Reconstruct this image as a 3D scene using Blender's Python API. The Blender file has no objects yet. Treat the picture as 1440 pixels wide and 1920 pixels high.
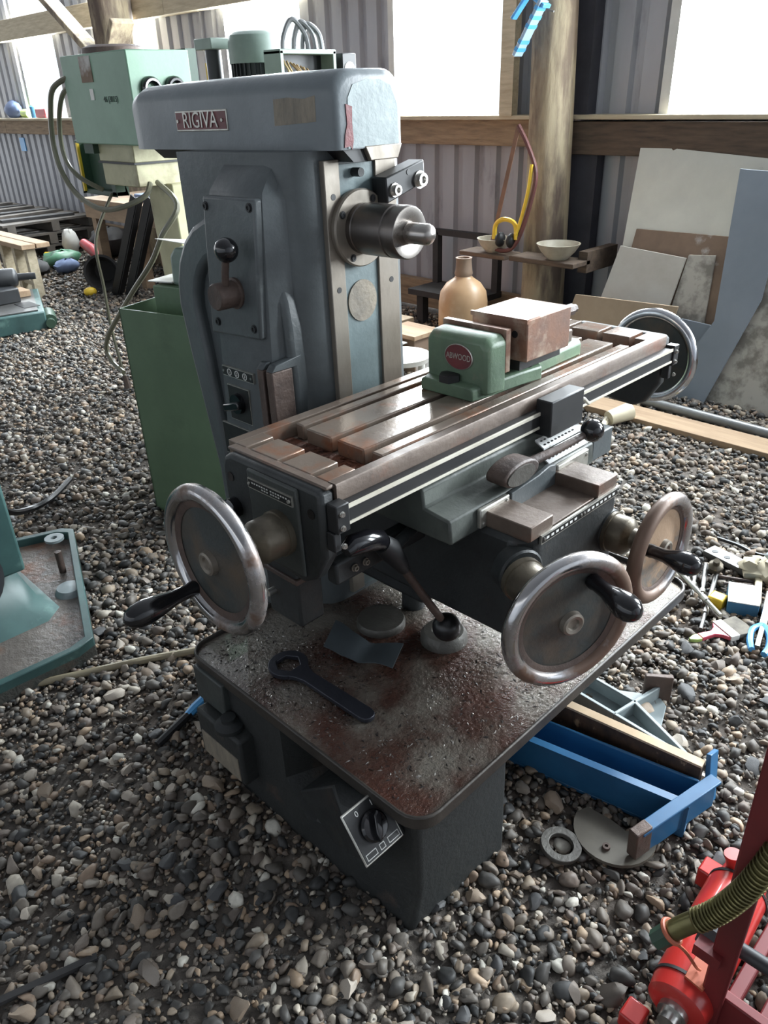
import bpy, bmesh, math, random
import numpy as np
from mathutils import Matrix, Vector

scene = bpy.context.scene
COL = scene.collection
R = random.Random(7)

# ------------------------------------------------------------------ camera
TILT = math.radians(-0.97)                      # the mill leans very slightly on the gravel
PIV = Vector((1.2, 1.0, 0.0))
TM = Matrix.Translation(PIV) @ Matrix.Rotation(TILT, 4, 'X') @ Matrix.Translation(-PIV)

def make_camera():
    f = 1439.3
    yw, p, r = (math.radians(a) for a in (46.057, 27.912, 2.6305))
    F = Vector((math.cos(p) * math.cos(yw), math.cos(p) * math.sin(yw), -math.sin(p)))
    rt = Vector((math.sin(yw), -math.cos(yw), 0.0))
    dn = F.cross(rt)
    right = rt * math.cos(r) + dn * math.sin(r)
    down = dn * math.cos(r) - rt * math.sin(r)
    m = Matrix.Identity(4)
    for i in range(3):
        m[i][0] = right[i]; m[i][1] = -down[i]; m[i][2] = -F[i]
    m[2][3] = 1.5
    cd = bpy.data.cameras.new('camera')
    cd.sensor_fit = 'HORIZONTAL'; cd.sensor_width = 36.0; cd.lens = 36.0 * f / 1440.0
    cd.clip_start = 0.02; cd.clip_end = 200
    co = bpy.data.objects.new('camera', cd)
    COL.objects.link(co)
    co.matrix_world = TM @ m
    scene.camera = co
make_camera()

# ------------------------------------------------------------------ sky and daylight
scene.view_settings.view_transform = 'Standard'
scene.view_settings.look = 'None'
scene.view_settings.gamma = 1.0
scene.view_settings.use_curve_mapping = False
scene.view_settings.exposure = 0.0
world = bpy.data.worlds.new('overcast_sky')
scene.world = world
world.use_nodes = True
bg = world.node_tree.nodes['Background']
bg.inputs[0].default_value = (0.92, 0.96, 1.0, 1)
bg.inputs[1].default_value = 1.65

WIN = [(-3.05, -2.02), (-0.89, 0.14), (1.28, 2.315), (3.405, 4.413), (5.53, 6.52), (7.65, 8.70), (9.86, 10.90), (12.0, 13.05)]
SILL = 1.365
EAVE = 3.3
WALLX = 4.6

def area_light(name, loc, size_y, size_z, power, color, direction):
    ld = bpy.data.lights.new(name, 'AREA')
    ld.shape = 'RECTANGLE'; ld.size = size_y; ld.size_y = size_z
    ld.energy = power; ld.color = color
    lo = bpy.data.objects.new(name, ld)
    COL.objects.link(lo)
    lo.location = loc
    lo.rotation_euler = Vector(direction).to_track_quat('-Z', 'Y').to_euler()
    return lo
WINDOW_POWER = 520.0
for a, b in WIN:
    area_light('window_daylight', (WALLX + 0.12, (a + b) / 2, (SILL + EAVE) / 2), b - a, EAVE - SILL, WINDOW_POWER, (0.93, 0.97, 1.0), (-1, 0, 0))

# ------------------------------------------------------------------ materials
MATS = {}
SAT = 0.80
def srgb(c, sat=None):
    k = SAT if sat is None else sat
    l = 0.3 * c[0] + 0.59 * c[1] + 0.11 * c[2]
    c = tuple(l + (x - l) * k for x in c)
    return tuple(((x / 255.0) / 12.92 if x / 255.0 <= 0.04045 else ((x / 255.0 + 0.055) / 1.055) ** 2.4) for x in c)

def mat(name, c1, c2=None, rough=0.5, metal=0.0, scale=8.0, amount=(0.35, 0.7), rough2=None, bump=0.0, bscale=60.0,
        c3=None, scale3=3.0, amount3=(0.55, 0.68), stretch=None, coat=0.0, rand=0.0, alpha=1.0, trans=0.0, metal2=None, sat=None):
    """Noise-mottled principled material; c2 is a second colour in noise patches, c3 a third in larger patches."""
    if name in MATS: return MATS[name]
    m = bpy.data.materials.new(name); m.use_nodes = True
    nt = m.node_tree; N = nt.nodes; L = nt.links
    b = N['Principled BSDF']
    tc = N.new('ShaderNodeTexCoord'); mp = N.new('ShaderNodeMapping')
    L.new(tc.outputs['Object'], mp.inputs['Vector'])
    if stretch: mp.inputs['Scale'].default_value = stretch
    def noise(sc, det=6):
        n = N.new('ShaderNodeTexNoise'); n.inputs['Scale'].default_value = sc; n.inputs['Detail'].default_value = det
        n.inputs['Roughness'].default_value = 0.62
        L.new(mp.outputs[0], n.inputs['Vector']); return n
    def ramp(src, lo, hi):
        r = N.new('ShaderNodeMapRange'); r.inputs[1].default_value = lo; r.inputs[2].default_value = hi
        L.new(src, r.inputs[0]); return r
    def mix(fac, a, bcol):
        x = N.new('ShaderNodeMix'); x.data_type = 'RGBA'
        L.new(fac, x.inputs[0])
        for s, v in ((6, a), (7, bcol)):
            if isinstance(v, tuple): x.inputs[s].default_value = (*v, 1)
            else: L.new(v, x.inputs[s])
        return x.outputs[2]
    A = srgb(c1, sat); cur = A
    if c2:
        n = noise(scale); r = ramp(n.outputs['Fac'], *amount)
        cur = mix(r.outputs[0], A, srgb(c2, sat))
        if rough2 is not None:
            rr = N.new('ShaderNodeMapRange'); rr.inputs[3].default_value = rough; rr.inputs[4].default_value = rough2
            L.new(r.outputs[0], rr.inputs[0]); L.new(rr.outputs[0], b.inputs['Roughness'])
        if metal2 is not None:
            rr = N.new('ShaderNodeMapRange'); rr.inputs[3].default_value = metal; rr.inputs[4].default_value = metal2
            L.new(r.outputs[0], rr.inputs[0]); L.new(rr.outputs[0], b.inputs['Metallic'])
    if c3:
        n3 = noise(scale3, 8); r3 = ramp(n3.outputs['Fac'], *amount3)
        cur = mix(r3.outputs[0], cur, srgb(c3, sat))
    if rand > 0:
        oi = N.new('ShaderNodeObjectInfo'); hv = N.new('ShaderNodeHueSaturation')
        mr = N.new('ShaderNodeMapRange'); mr.inputs[3].default_value = 1 - rand; mr.inputs[4].default_value = 1 + rand
        L.new(oi.outputs['Random'], mr.inputs[0]); L.new(mr.outputs[0], hv.inputs['Value'])
        if isinstance(cur, tuple): hv.inputs['Color'].default_value = (*cur, 1)
        else: L.new(cur, hv.inputs['Color'])
        cur = hv.outputs[0]
    if isinstance(cur, tuple): b.inputs['Base Color'].default_value = (*cur, 1)
    else: L.new(cur, b.inputs['Base Color'])
    if not (c2 and rough2 is not None): b.inputs['Roughness'].default_value = rough
    if not (c2 and metal2 is not None): b.inputs['Metallic'].default_value = metal
    b.inputs['Coat Weight'].default_value = coat
    b.inputs['Alpha'].default_value = alpha
    b.inputs['Transmission Weight'].default_value = trans
    if bump > 0:
        nb = noise(bscale, 4); bp = N.new('ShaderNodeBump'); bp.inputs['Strength'].default_value = bump
        bp.inputs['Distance'].default_value = 0.01
        L.new(nb.outputs['Fac'], bp.inputs['Height']); L.new(bp.outputs[0], b.inputs['Normal'])
    MATS[name] = m
    return m

# paints and metals of the mill
mat('mill_paint', (82, 89, 91), (65, 71, 73), rough=0.34, scale=5, bump=0.12, bscale=45, rough2=0.5, c3=(96, 104, 104), scale3=14, amount3=(0.62, 0.74))
mat('mill_paint_light', (108, 117, 121), (94, 103, 107), rough=0.34, scale=4, bump=0.10, bscale=40, rough2=0.46)
mat('mill_paint_green', (88, 94, 87), (66, 70, 66), rough=0.42, scale=6, bump=0.12, bscale=50, rough2=0.6, c3=(44, 46, 44), scale3=9, amount3=(0.55, 0.75))
mat('mill_paint_dark', (42, 46, 47), (28, 30, 31), rough=0.45, scale=7, bump=0.15, bscale=50, rough2=0.65, c3=(58, 48, 42), scale3=11, amount3=(0.6, 0.75))
mat('base_paint', (42, 45, 44), (31, 33, 33), rough=0.55, scale=5, bump=0.2, bscale=70, rough2=0.7, c3=(78, 62, 52), scale3=7, amount3=(0.62, 0.76))
mat('blue_grey_paint', (104, 124, 126), (88, 104, 106), rough=0.5, scale=9, bump=0.1)
mat('red_paint_patch', (132, 58, 62), (104, 62, 62), rough=0.6, scale=30, bump=0.2, bscale=90)
mat('bare_primer', (150, 164, 164), (120, 134, 136), rough=0.55, scale=12, bump=0.15)
mat('tape_brown', (140, 128, 108), (108, 100, 88), rough=0.65, scale=14, bump=0.25, stretch=(1, 3, 1))
mat('way_steel', (142, 134, 122), (110, 98, 84), rough=0.36, metal=0.55, scale=9, rough2=0.5, metal2=0.35, bump=0.05, stretch=(1, 1, 0.4))
mat('turned_steel', (168, 162, 156), (140, 130, 122), rough=0.24, metal=0.95, scale=6, rough2=0.32)
mat('turned_steel_dark', (116, 110, 106), (96, 88, 82), rough=0.26, metal=0.9, scale=6, rough2=0.4)
mat('bright_steel', (205, 203, 198), (180, 176, 168), rough=0.28, metal=0.9, scale=20)
mat('table_steel', (138, 122, 108), (106, 88, 76), rough=0.17, metal=0.45, scale=7, rough2=0.32, metal2=0.2, c3=(150, 88, 54), scale3=9, amount3=(0.50, 0.70), bump=0.06, bscale=90)
mat('table_side_steel', (112, 96, 84), (84, 68, 58), rough=0.42, metal=0.3, scale=10, rough2=0.6, c3=(116, 72, 52), scale3=8, amount3=(0.55, 0.74), bump=0.1, bscale=80)
mat('rust_sludge', (112, 52, 22), (58, 30, 18), rough=0.55, scale=22, bump=0.6, bscale=60)
mat('rusty_iron', (96, 76, 66), (66, 54, 50), rough=0.6, metal=0.2, scale=14, bump=0.25, rough2=0.5)
mat('brass_grime', (116, 106, 88), (74, 66, 56), rough=0.4, metal=0.6, scale=12, bump=0.1)
mat('chrome', (196, 198, 202), (150, 148, 148), rough=0.13, metal=1.0, scale=5, amount=(0.5, 0.8), rough2=0.3)
mat('chrome_worn', (182, 180, 180), (112, 86, 70), rough=0.16, metal=1.0, scale=4.5, amount=(0.44, 0.54), rough2=0.5, metal2=0.25)
mat('wheel_disc', (58, 64, 63), (96, 78, 60), rough=0.5, metal=0.1, scale=7, amount=(0.45, 0.75), bump=0.15)
mat('wheel_disc_rust', (150, 120, 92), (86, 94, 96), rough=0.5, metal=0.1, scale=9, amount=(0.48, 0.62), bump=0.15)
mat('black_plastic', (18, 18, 22), rough=0.16, coat=0.3)
mat('black_matte', (24, 25, 27), (34, 34, 36), rough=0.5, scale=12)
mat('plate_black', (22, 23, 24), (34, 34, 34), rough=0.4, scale=30)
mat('plate_metal', (196, 194, 184), (160, 156, 146), rough=0.35, metal=0.7, scale=30)
mat('plate_red', (118, 40, 44), (92, 36, 40), rough=0.45, scale=20)
mat('ink_white', (210, 210, 205), rough=0.5)
mat('scale_white', (206, 200, 182), (184, 176, 156), rough=0.5, scale=10)
mat('rule_white', (226, 226, 224), (180, 176, 164), rough=0.5, scale=40, amount=(0.55, 0.7))
mat('tray_oil', (118, 111, 100), (74, 50, 41), rough=0.13, metal=0.25, scale=6.5, amount=(0.40, 0.60), rough2=0.28, c3=(80, 42, 30), scale3=3.2, amount3=(0.48, 0.66), bump=0.6, bscale=75, coat=0.6)
mat('swarf_metal', (186, 182, 176), (120, 112, 104), rough=0.3, metal=0.9, scale=40)
mat('swarf_dark', (30, 28, 28), (54, 44, 40), rough=0.3, metal=0.3, scale=60)
mat('vise_green', (98, 126, 96), (74, 96, 74), rough=0.38, scale=7, rough2=0.55, bump=0.1, c3=(120, 116, 96), scale3=9, amount3=(0.62, 0.75))
mat('jaw_rust', (150, 104, 80), (110, 84, 72), rough=0.42, metal=0.35, scale=9, rough2=0.55, c3=(180, 160, 138), scale3=10, amount3=(0.48, 0.62), bump=0.08, bscale=90)
mat('spanner_steel', (64, 66, 76), (50, 52, 62), rough=0.38, metal=0.6, scale=8, bump=0.08)
mat('rubber_grey', (66, 76, 82), (54, 62, 66), rough=0.55, scale=9)

mat('rim_iron', (70, 64, 58), (50, 46, 43), rough=0.4, metal=0.3, scale=10, bump=0.1)

mat('mill_paint_deep', (62, 68, 66), (46, 50, 49), rough=0.4, scale=6, bump=0.12, bscale=50, rough2=0.55)
mat('grimy_steel', (92, 90, 84), (68, 64, 58), rough=0.45, metal=0.3, scale=12, bump=0.2, bscale=90)
mat('ball_black', (22, 22, 24), rough=0.3)

# ------------------------------------------------------------------ mesh builder
def vec(*a): return Vector(a if len(a) > 1 else a[0])

class MB:
    def __init__(s): s.v = []; s.f = []
    def add(s, vs, fs):
        o = len(s.v); s.v += [tuple(p) for p in vs]; s.f += [tuple(i + o for i in q) for q in fs]; return s
    def box(s, x0, x1, y0, y1, z0, z1):
        return s.hexa([(x0, y0, z0), (x1, y0, z0), (x1, y1, z0), (x0, y1, z0), (x0, y0, z1), (x1, y0, z1), (x1, y1, z1), (x0, y1, z1)])
    def hexa(s, p):   # 4 bottom points (ccw from above), 4 top points
        return s.add(p, [(0, 3, 2, 1), (4, 5, 6, 7), (0, 1, 5, 4), (1, 2, 6, 5), (2, 3, 7, 6), (3, 0, 4, 7)])
    def prism(s, pts, axis, a, b):
        n = len(pts)
        def P(p, t): return {'x': (t, p[0], p[1]), 'y': (p[0], t, p[1]), 'z': (p[0], p[1], t)}[axis]
        vs = [P(p, a) for p in pts] + [P(p, b) for p in pts]
        return s.add(vs, [tuple(range(n)), tuple(range(2 * n - 1, n - 1, -1))] + [(i, i + n, (i + 1) % n + n, (i + 1) % n) for i in range(n)])
    def loft(s, secs, caps=True):   # list of equal-length point rings
        n = len(secs[0]); vs = [p for q in secs for p in q]; fs = []
        for k in range(len(secs) - 1):
            for i in range(n):
                j = (i + 1) % n
                fs.append((k * n + i, k * n + j, (k + 1) * n + j, (k + 1) * n + i))
        if caps: fs += [tuple(range(n - 1, -1, -1)), tuple(range((len(secs) - 1) * n, len(secs) * n))]
        return s.add(vs, fs)
    def lathe(s, prof, org, d, n=24, closed=False):   # prof: (along, radius)
        org = vec(org); d = vec(d).normalized()
        t = Vector((0, 0, 1)) if abs(d.z) < 0.9 else Vector((1, 0, 0))
        u = d.cross(t).normalized(); w = d.cross(u)
        rings = [[org + d * a + (u * math.cos(2 * math.pi * i / n) + w * math.sin(2 * math.pi * i / n)) * max(r, 1e-5) for i in range(n)] for a, r in prof]
        if closed: rings.append(rings[0])
        return s.loft(rings, caps=not closed)
    def cyl(s, p0, p1, r0, r1=None, n=16):
        p0 = vec(p0); p1 = vec(p1)
        return s.lathe([(0, r0), ((p1 - p0).length, r0 if r1 is None else r1)], p0, p1 - p0, n)
    def sphere(s, c, r, n=20, sc=(1, 1, 1)):
        c = vec(c); m = n // 2
        rings = []
        for k in range(m + 1):
            th = math.pi * k / m
            rr = max(math.sin(th), 1e-4)
            rings.append([(c.x + r * sc[0] * rr * math.cos(2 * math.pi * i / n), c.y + r * sc[1] * rr * math.sin(2 * math.pi * i / n), c.z - r * sc[2] * math.cos(th)) for i in range(n)])
        return s.loft(rings)
    def tube(s, path, r, n=10):
        P = [vec(p) for p in path]; k = len(P)
        rad = r if isinstance(r, (list, tuple)) else [r] * k
        T = [(P[min(i + 1, k - 1)] - P[max(i - 1, 0)]).normalized() for i in range(k)]
        up = Vector((0, 0, 1)) if abs(T[0].z) < 0.9 else Vector((1, 0, 0))
        u = T[0].cross(up).normalized(); rings = []
        for i in range(k):
            u = (u - T[i] * u.dot(T[i])).normalized(); w = T[i].cross(u)
            rings.append([P[i] + (u * math.cos(2 * math.pi * j / n) + w * math.sin(2 * math.pi * j / n)) * rad[i] for j in range(n)])
        return s.loft(rings)
    def bar(s, p0, p1, wid, thk, up=(0, 0, 1)):   # rectangular bar between two points
        p0 = vec(p0); p1 = vec(p1); d = (p1 - p0).normalized(); a = d.cross(vec(up)).normalized(); b = a.cross(d)
        q = [a * sx * wid / 2 + b * sz * thk / 2 for sx, sz in ((-1, -1), (1, -1), (1, 1), (-1, 1))]
        return s.loft([[p0 + e for e in q], [p1 + e for e in q]])
    def mesh(s, name, smooth=40):
        me = bpy.data.meshes.new(name)
        me.from_pydata(s.v, [], s.f)
        bm = bmesh.new(); bm.from_mesh(me)
        bmesh.ops.remove_doubles(bm, verts=bm.verts, dist=1e-6)
        bmesh.ops.recalc_face_normals(bm, faces=bm.faces)
        bm.to_mesh(me); bm.free()
        if smooth:
            me.shade_smooth(); me.set_sharp_from_angle(angle=math.radians(smooth))
        return me

BASE = {}
def setp(o, label=None, cat=None, group=None, kind=None):
    for k, v in (('label', label), ('category', cat), ('group', group), ('kind', kind)):
        if v: o[k] = v
    return o

def thing(name, label, cat, base, group=None, frame='W', rot=None):
    o = bpy.data.objects.new(name, None); COL.objects.link(o)
    o.empty_display_size = 0.05
    m = Matrix.Translation(vec(base))
    if rot is not None: m = m @ (Matrix.Rotation(rot, 4, 'Z') if isinstance(rot, (int, float)) else rot)
    o.matrix_world = TM @ m if frame == 'M' else m
    BASE[o] = m
    return setp(o, label, cat, group)

def part(mb, name, m, parent=None, bevel=0.0, local=False, smooth=40, seg=2, label=None, kind=None):
    me = mb if isinstance(mb, bpy.types.Mesh) else mb.mesh(name, smooth)
    o = bpy.data.objects.new(name, me); COL.objects.link(o)
    if m is not None and len(me.materials) == 0: me.materials.append(MATS[m])
    if parent is not None:
        o.parent = parent
        if parent in BASE and not local:
            o.matrix_parent_inverse = BASE[parent].inverted()
    if bevel > 0:
        bv = o.modifiers.new('bevel', 'BEVEL'); bv.width = bevel; bv.segments = seg
        bv.limit_method = 'ANGLE'; bv.angle_limit = math.radians(35); bv.harden_normals = False
    if label: o['label'] = label
    if kind: o['kind'] = kind
    return o

def single(mb, name, m, label, cat, group=None, bevel=0.0, frame='W', base=None, smooth=40):
    """A thing that is one mesh; its origin is moved to its own base."""
    v = np.array(mb.v)
    if base is None: base = (float(v[:, 0].mean()), float(v[:, 1].mean()), float(v[:, 2].min()))
    mb.v = [(a - base[0], b - base[1], c - base[2]) for a, b, c in mb.v]
    o = part(mb, name, m, None, bevel, smooth=smooth)
    mt = Matrix.Translation(vec(base))
    o.matrix_world = TM @ mt if frame == 'M' else mt
    return setp(o, label, cat, group)

def text_mesh(txt, size, depth=0.002, align='CENTER'):
    cu = bpy.data.curves.new('lettering', 'FONT'); cu.body = txt; cu.size = size; cu.extrude = depth; cu.align_x = align; cu.align_y = 'CENTER'
    cu.resolution_u = 3
    o = bpy.data.objects.new('lettering', cu); COL.objects.link(o)
    dg = bpy.context.evaluated_depsgraph_get()
    me = bpy.data.meshes.new_from_object(o.evaluated_get(dg))
    bpy.data.objects.remove(o); bpy.data.curves.remove(cu)
    return me

def place_text(txt, size, m, parent, origin, right, up, depth=0.0015, name='lettering', sx=1.0):
    me = text_mesh(txt, size, depth)
    r = vec(right).normalized(); u = vec(up).normalized(); n = r.cross(u)
    M4 = Matrix(((r.x * sx, u.x, n.x, origin[0]), (r.y * sx, u.y, n.y, origin[1]), (r.z * sx, u.z, n.z, origin[2]), (0, 0, 0, 1)))
    me.transform(M4)
    me.materials.clear(); me.materials.append(MATS[m])
    o = bpy.data.objects.new(name, me); COL.objects.link(o)
    root = parent
    o.parent = parent
    if parent in BASE: o.matrix_parent_inverse = BASE[parent].inverted()
    return o

def rrect(x0, x1, y0, y1, r, n=5):
    pts = []
    for cx, cy, a0 in ((x1 - r, y0 + r, -90), (x1 - r, y1 - r, 0), (x0 + r, y1 - r, 90), (x0 + r, y0 + r, 180)):
        for k in range(n + 1):
            a = math.radians(a0 + 90.0 * k / n); pts.append((cx + r * math.cos(a), cy + r * math.sin(a)))
    return pts

def ring_plate(mb, outer, inner, z0, z1):     # flat ring with a hole, both outlines equal length
    n = len(outer)
    vs = [(*p, z0) for p in outer] + [(*p, z0) for p in inner] + [(*p, z1) for p in outer] + [(*p, z1) for p in inner]
    fs = []
    for i in range(n):
        j = (i + 1) % n
        fs += [(i, j, 2 * n + j, 2 * n + i), (n + j, n + i, 3 * n + i, 3 * n + j), (2 * n + i, 2 * n + j, 3 * n + j, 3 * n + i), (j, i, n + i, n + j)]
    return mb.add(vs, fs)

def hex_bolt(parent, p, d, r=0.008, h=0.006, m='bright_steel', name='bolt', socket=True):
    mb = MB(); d = vec(d).normalized(); p = vec(p)
    mb.lathe([(0, r * 1.35), (h * 0.25, r * 1.35), (h * 0.25, r), (h, r), (h, r * 0.55), (h * 0.55, r * 0.5)] if socket else [(0, r), (h, r * 0.9)], p, d, 12)
    return part(mb, name, m, parent, smooth=30)

# ================================================================== MILLING MACHINE
mill = thing('milling_machine', 'grey green horizontal milling machine with four handwheels standing on the gravel', 'milling machine', (1.2, 1.05, 0.0), frame='M')

# ---- base
mb = MB()
def arc(cx, cy, r, a0, a1, n=5): return [(cx + r * math.cos(math.radians(a0 + (a1 - a0) * k / n)), cy + r * math.sin(math.radians(a0 + (a1 - a0) * k / n))) for k in range(n + 1)]
SOLID = arc(0.712, 0.719, 0.018, 180, 268) + arc(0.985, 0.706, 0.015, -90, 0) + [(1.0, 1.02), (1.6, 1.02), (1.6, 1.72), (0.95, 1.72), (0.95, 1.40), (0.690, 1.40), (0.690, 1.05), (0.690, 0.985), (0.690, 0.95), (0.692, 0.85)]
CUT = arc(0.742, 0.719, 0.018, 180, 268) + arc(0.985, 0.706, 0.015, -90, 0) + [(1.0, 1.02), (1.6, 1.02), (1.6, 1.72), (0.95, 1.72), (0.95, 1.40), (0.692, 1.40), (0.692, 1.075), (0.80, 1.03), (0.80, 0.93), (0.724, 0.86)]
MIDC = CUT[:-4] + [(0.690, 1.01), (0.70, 0.99), (0.71, 0.95), (0.694, 0.86)]
mb.loft([[(x, y, -0.02) for x, y in SOLID], [(x, y, 0.09) for x, y in MIDC], [(x, y, 0.17) for x, y in CUT], [(x, y, 0.336) for x, y in CUT]])
base = part(mb, 'base', 'base_paint', mill, smooth=35)

# ---- tray
mb = MB()
TO = rrect(0.685, 1.752, 0.655, 1.43, 0.055); TI = rrect(0.692, 1.745, 0.662, 1.423, 0.05)
mb.prism(rrect(0.690, 1.747, 0.660, 1.425, 0.05), 'z', 0.328, 0.342)
tray = part(mb, 'coolant_tray', 'tray_oil', mill)
mb = MB(); ring_plate(mb, TO, TI, 0.322, 0.353)
part(mb, 'tray_rim', 'rim_iron', tray, bevel=0.003)
tray['label'] = 'oily rust stained coolant tray with raised rim'
# ---- swarf lying on the tray: nobody could count it
def swarf(n, seed, size, m, name, parent, zones, z0):
    rr = np.random.RandomState(seed); mb = MB()
    for k in range(n):
        zx0, zx1, zy0, zy1 = zones[rr.randint(len(zones))]
        x = rr.uniform(zx0, zx1); y = rr.uniform(zy0, zy1)
        s = size * (0.4 + rr.rand() ** 2 * 1.6); a = rr.rand() * 6.28; b = rr.uniform(-0.6, 0.6)
        dx, dy = math.cos(a) * s, math.sin(a) * s; px, py = -math.sin(a) * s * 0.22, math.cos(a) * s * 0.22
        h = s * 0.25
        mb.add([(x - dx, y - dy, z0), (x + px, y + py, z0 + h * 0.3), (x + dx, y + dy, z0 + h * abs(b)), (x - px, y - py, z0 + h)], [(0, 1, 3), (1, 2, 3), (0, 3, 2), (0, 2, 1)])
    o = part(mb, name, m, parent, smooth=0); o['kind'] = 'stuff'; return o
Z1 = [(0.71, 0.95, 0.95, 1.40), (0.71, 0.86, 0.72, 1.40), (0.8, 1.3, 1.0, 1.3), (0.95, 1.6, 0.68, 0.98), (0.75, 1.2, 0.68, 0.9)]
swarf(2600, 3, 0.0034, 'swarf_metal', 'bright_swarf', tray, Z1, 0.3415)
swarf(1800, 4, 0.0045, 'swarf_dark', 'dark_swarf', tray, Z1 + [(0.72, 1.1, 1.05, 1.4), (1.1, 1.7, 0.7, 0.85)], 0.3415)

# ---- switch box on the base, its plate facing up and forward
SB0 = Vector((0.614, 0.729, 0.25)); SBU = Vector((1, 0, 0)); SBV = Vector((0, 0.607, 0.794)); SBN = Vector((0, -0.794, 0.607))
def SP(u, v, w): return SB0 + SBU * u + SBV * v + SBN * w
mb = MB()
mb.loft([[(x0, 0.729, 0.25), (x0, 0.79, 0.33), (x1, 0.88, 0.305), (x1, 1.0, 0.20), (x1, 0.90, 0.12), (x1, 0.79, 0.16)] for x0, x1 in ((0.618, 0.672), (0.72, 0.80))])
swb = part(mb, 'switch_box', 'mill_paint_dark', mill, bevel=0.004)
def sub(mb, name, m, parent, bevel=0.0, smooth=40, label=None):
    return part(mb, name, m, parent, bevel=bevel, smooth=smooth, label=label)
def spbox(u0, u1, v0, v1, w0, w1):
    m_ = MB(); m_.hexa([SP(u0, v0, w0), SP(u1, v0, w0), SP(u1, v1, w0), SP(u0, v1, w0), SP(u0, v0, w1), SP(u1, v0, w1), SP(u1, v1, w1), SP(u0, v1, w1)]); return m_
sub(spbox(0.0, 0.1, 0.0, 0.107, 0.0, 0.004), 'switch_rim', 'plate_metal', swb, 0.002, label='worn pale metal edge of switch plate')
sub(spbox(0.004, 0.096, 0.004, 0.103, 0.003, 0.0055), 'switch_plate', 'plate_black', swb)
mb = MB(); mb.lathe([(0.005, 0.030), (0.012, 0.030), (0.016, 0.026), (0.016, 0.0)], SP(0.05, 0.055, 0), SBN, 24)
sub(mb, 'dial_disc', 'black_plastic', swb)
mb = MB()
mb.loft([[SP(0.05 + a * c_ - b * s_, 0.055 + a * s_ + b * c_, w) for a, b in ((-0.030, 0), (-0.012, -0.007), (0.02, -0.008), (0.030, 0), (0.02, 0.008), (-0.012, 0.007))]
         for w in (0.014, 0.030) for c_, s_ in ((math.cos(1.15), math.sin(1.15)),)])
sub(mb, 'switch_knob', 'black_plastic', swb, 0.003)
for t_, u_, v_, sz in (('0', 0.030, 0.092, 0.016), ('1', 0.068, 0.092, 0.016)):
    place_text(t_, sz, 'ink_white', swb, SP(u_, v_, 0.006), SBU, SBV, 0.0004)
for u0, u1 in ((0.008, 0.034), (0.042, 0.055), (0.064, 0.092)):
    sub(spbox(u0, u1, 0.008, 0.020, 0.0052, 0.0060), 'legend_box', 'ink_white', swb)
    sub(spbox(u0 + 0.0015, u1 - 0.0015, 0.0095, 0.0185, 0.0058, 0.0064), 'legend_field', 'plate_black', swb)

# ---- access box low on the left of the base
mb = MB(); mb.box(0.652, 0.70, 1.19, 1.37, 0.085, 0.225)
acc = part(mb, 'terminal_box', 'base_paint', mill, bevel=0.008)
mb = MB(); mb.box(0.6495, 0.654, 1.205, 1.355, 0.095, 0.165)
sub(mb, 'label_plate', 'tape_brown', acc, 0.001)
mb = MB(); mb.box(0.676, 0.702, 1.27, 1.39, 0.235, 0.33)
part(mb, 'side_panel', 'mill_paint_deep', mill, bevel=0.004)
mb = MB(); mb.lathe([(0, 0.035), (0.01, 0.035), (0.02, 0.018), (0.03, 0.018)], (0.67, 1.25, 0.226), (0, 0, 1), 16)
part(mb, 'drain_cap', 'mill_paint_dark', mill)

# ---- column
mb = MB()
OUT = [(1.116, 1.302), (1.095, 1.304), (1.072, 1.315), (1.055, 1.335), (1.048, 1.36), (1.045, 1.40), (1.045, 1.72), (1.39, 1.72), (1.39, 1.40), (1.385, 1.36), (1.375, 1.335), (1.358, 1.315), (1.340, 1.304), (1.325, 1.302)]
mb.loft([[(x if abs(x - 1.22) < 0.11 else x + (0.012 if x > 1.22 else -0.012), y, 0.336) for x, y in OUT], [(x, y, 1.0) for x, y in OUT], [(x, y, 1.424) for x, y in OUT]])
col = part(mb, 'column', 'mill_paint', mill)
# gearbox side casting standing proud of the column, with sloping shoulder
def casting():
    secs = []
    for z, x, y0, y1 in ((0.336, 0.958, 1.355, 1.585), (0.70, 0.968, 1.355, 1.575), (1.05, 0.984, 1.352, 1.565), (1.335, 0.999, 1.350, 1.56), (1.352, 1.004, 1.353, 1.558), (1.385, 1.03, 1.36, 1.552), (1.405, 1.05, 1.365, 1.55)):
        r = 0.018
        secs.append([(1.06, y0 - 0.01, z), (x + r * 2, y0, z), (x + r * 0.4, y0 + r * 0.5, z), (x, y0 + r * 1.6, z), (x, y1 - r, z), (x + r, y1, z), (1.06, y1, z)])
    return MB().loft(secs)
sub(casting(), 'gearbox_casting', 'mill_paint', col)
mb = MB()
mb.hexa([(0.972, 1.372, 1.055), (1.0, 1.372, 1.055), (1.0, 1.562, 1.045), (0.972, 1.562, 1.045), (0.987, 1.360, 1.343), (1.01, 1.360, 1.343), (1.01, 1.548, 1.343), (0.987, 1.548, 1.343)])
sub(mb, 'cover_plate', 'mill_paint', col, 0.006)
for y, z in ((1.536, 1.322), (1.378, 1.326), (1.53, 1.075), (1.392, 1.078)):
    x = 0.972 + (z - 1.05) / 0.293 * 0.015
    hex_bolt(col, (x, y, z), (-1, 0, 0), 0.0075, 0.004, 'black_matte', 'cover_screw')
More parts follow.
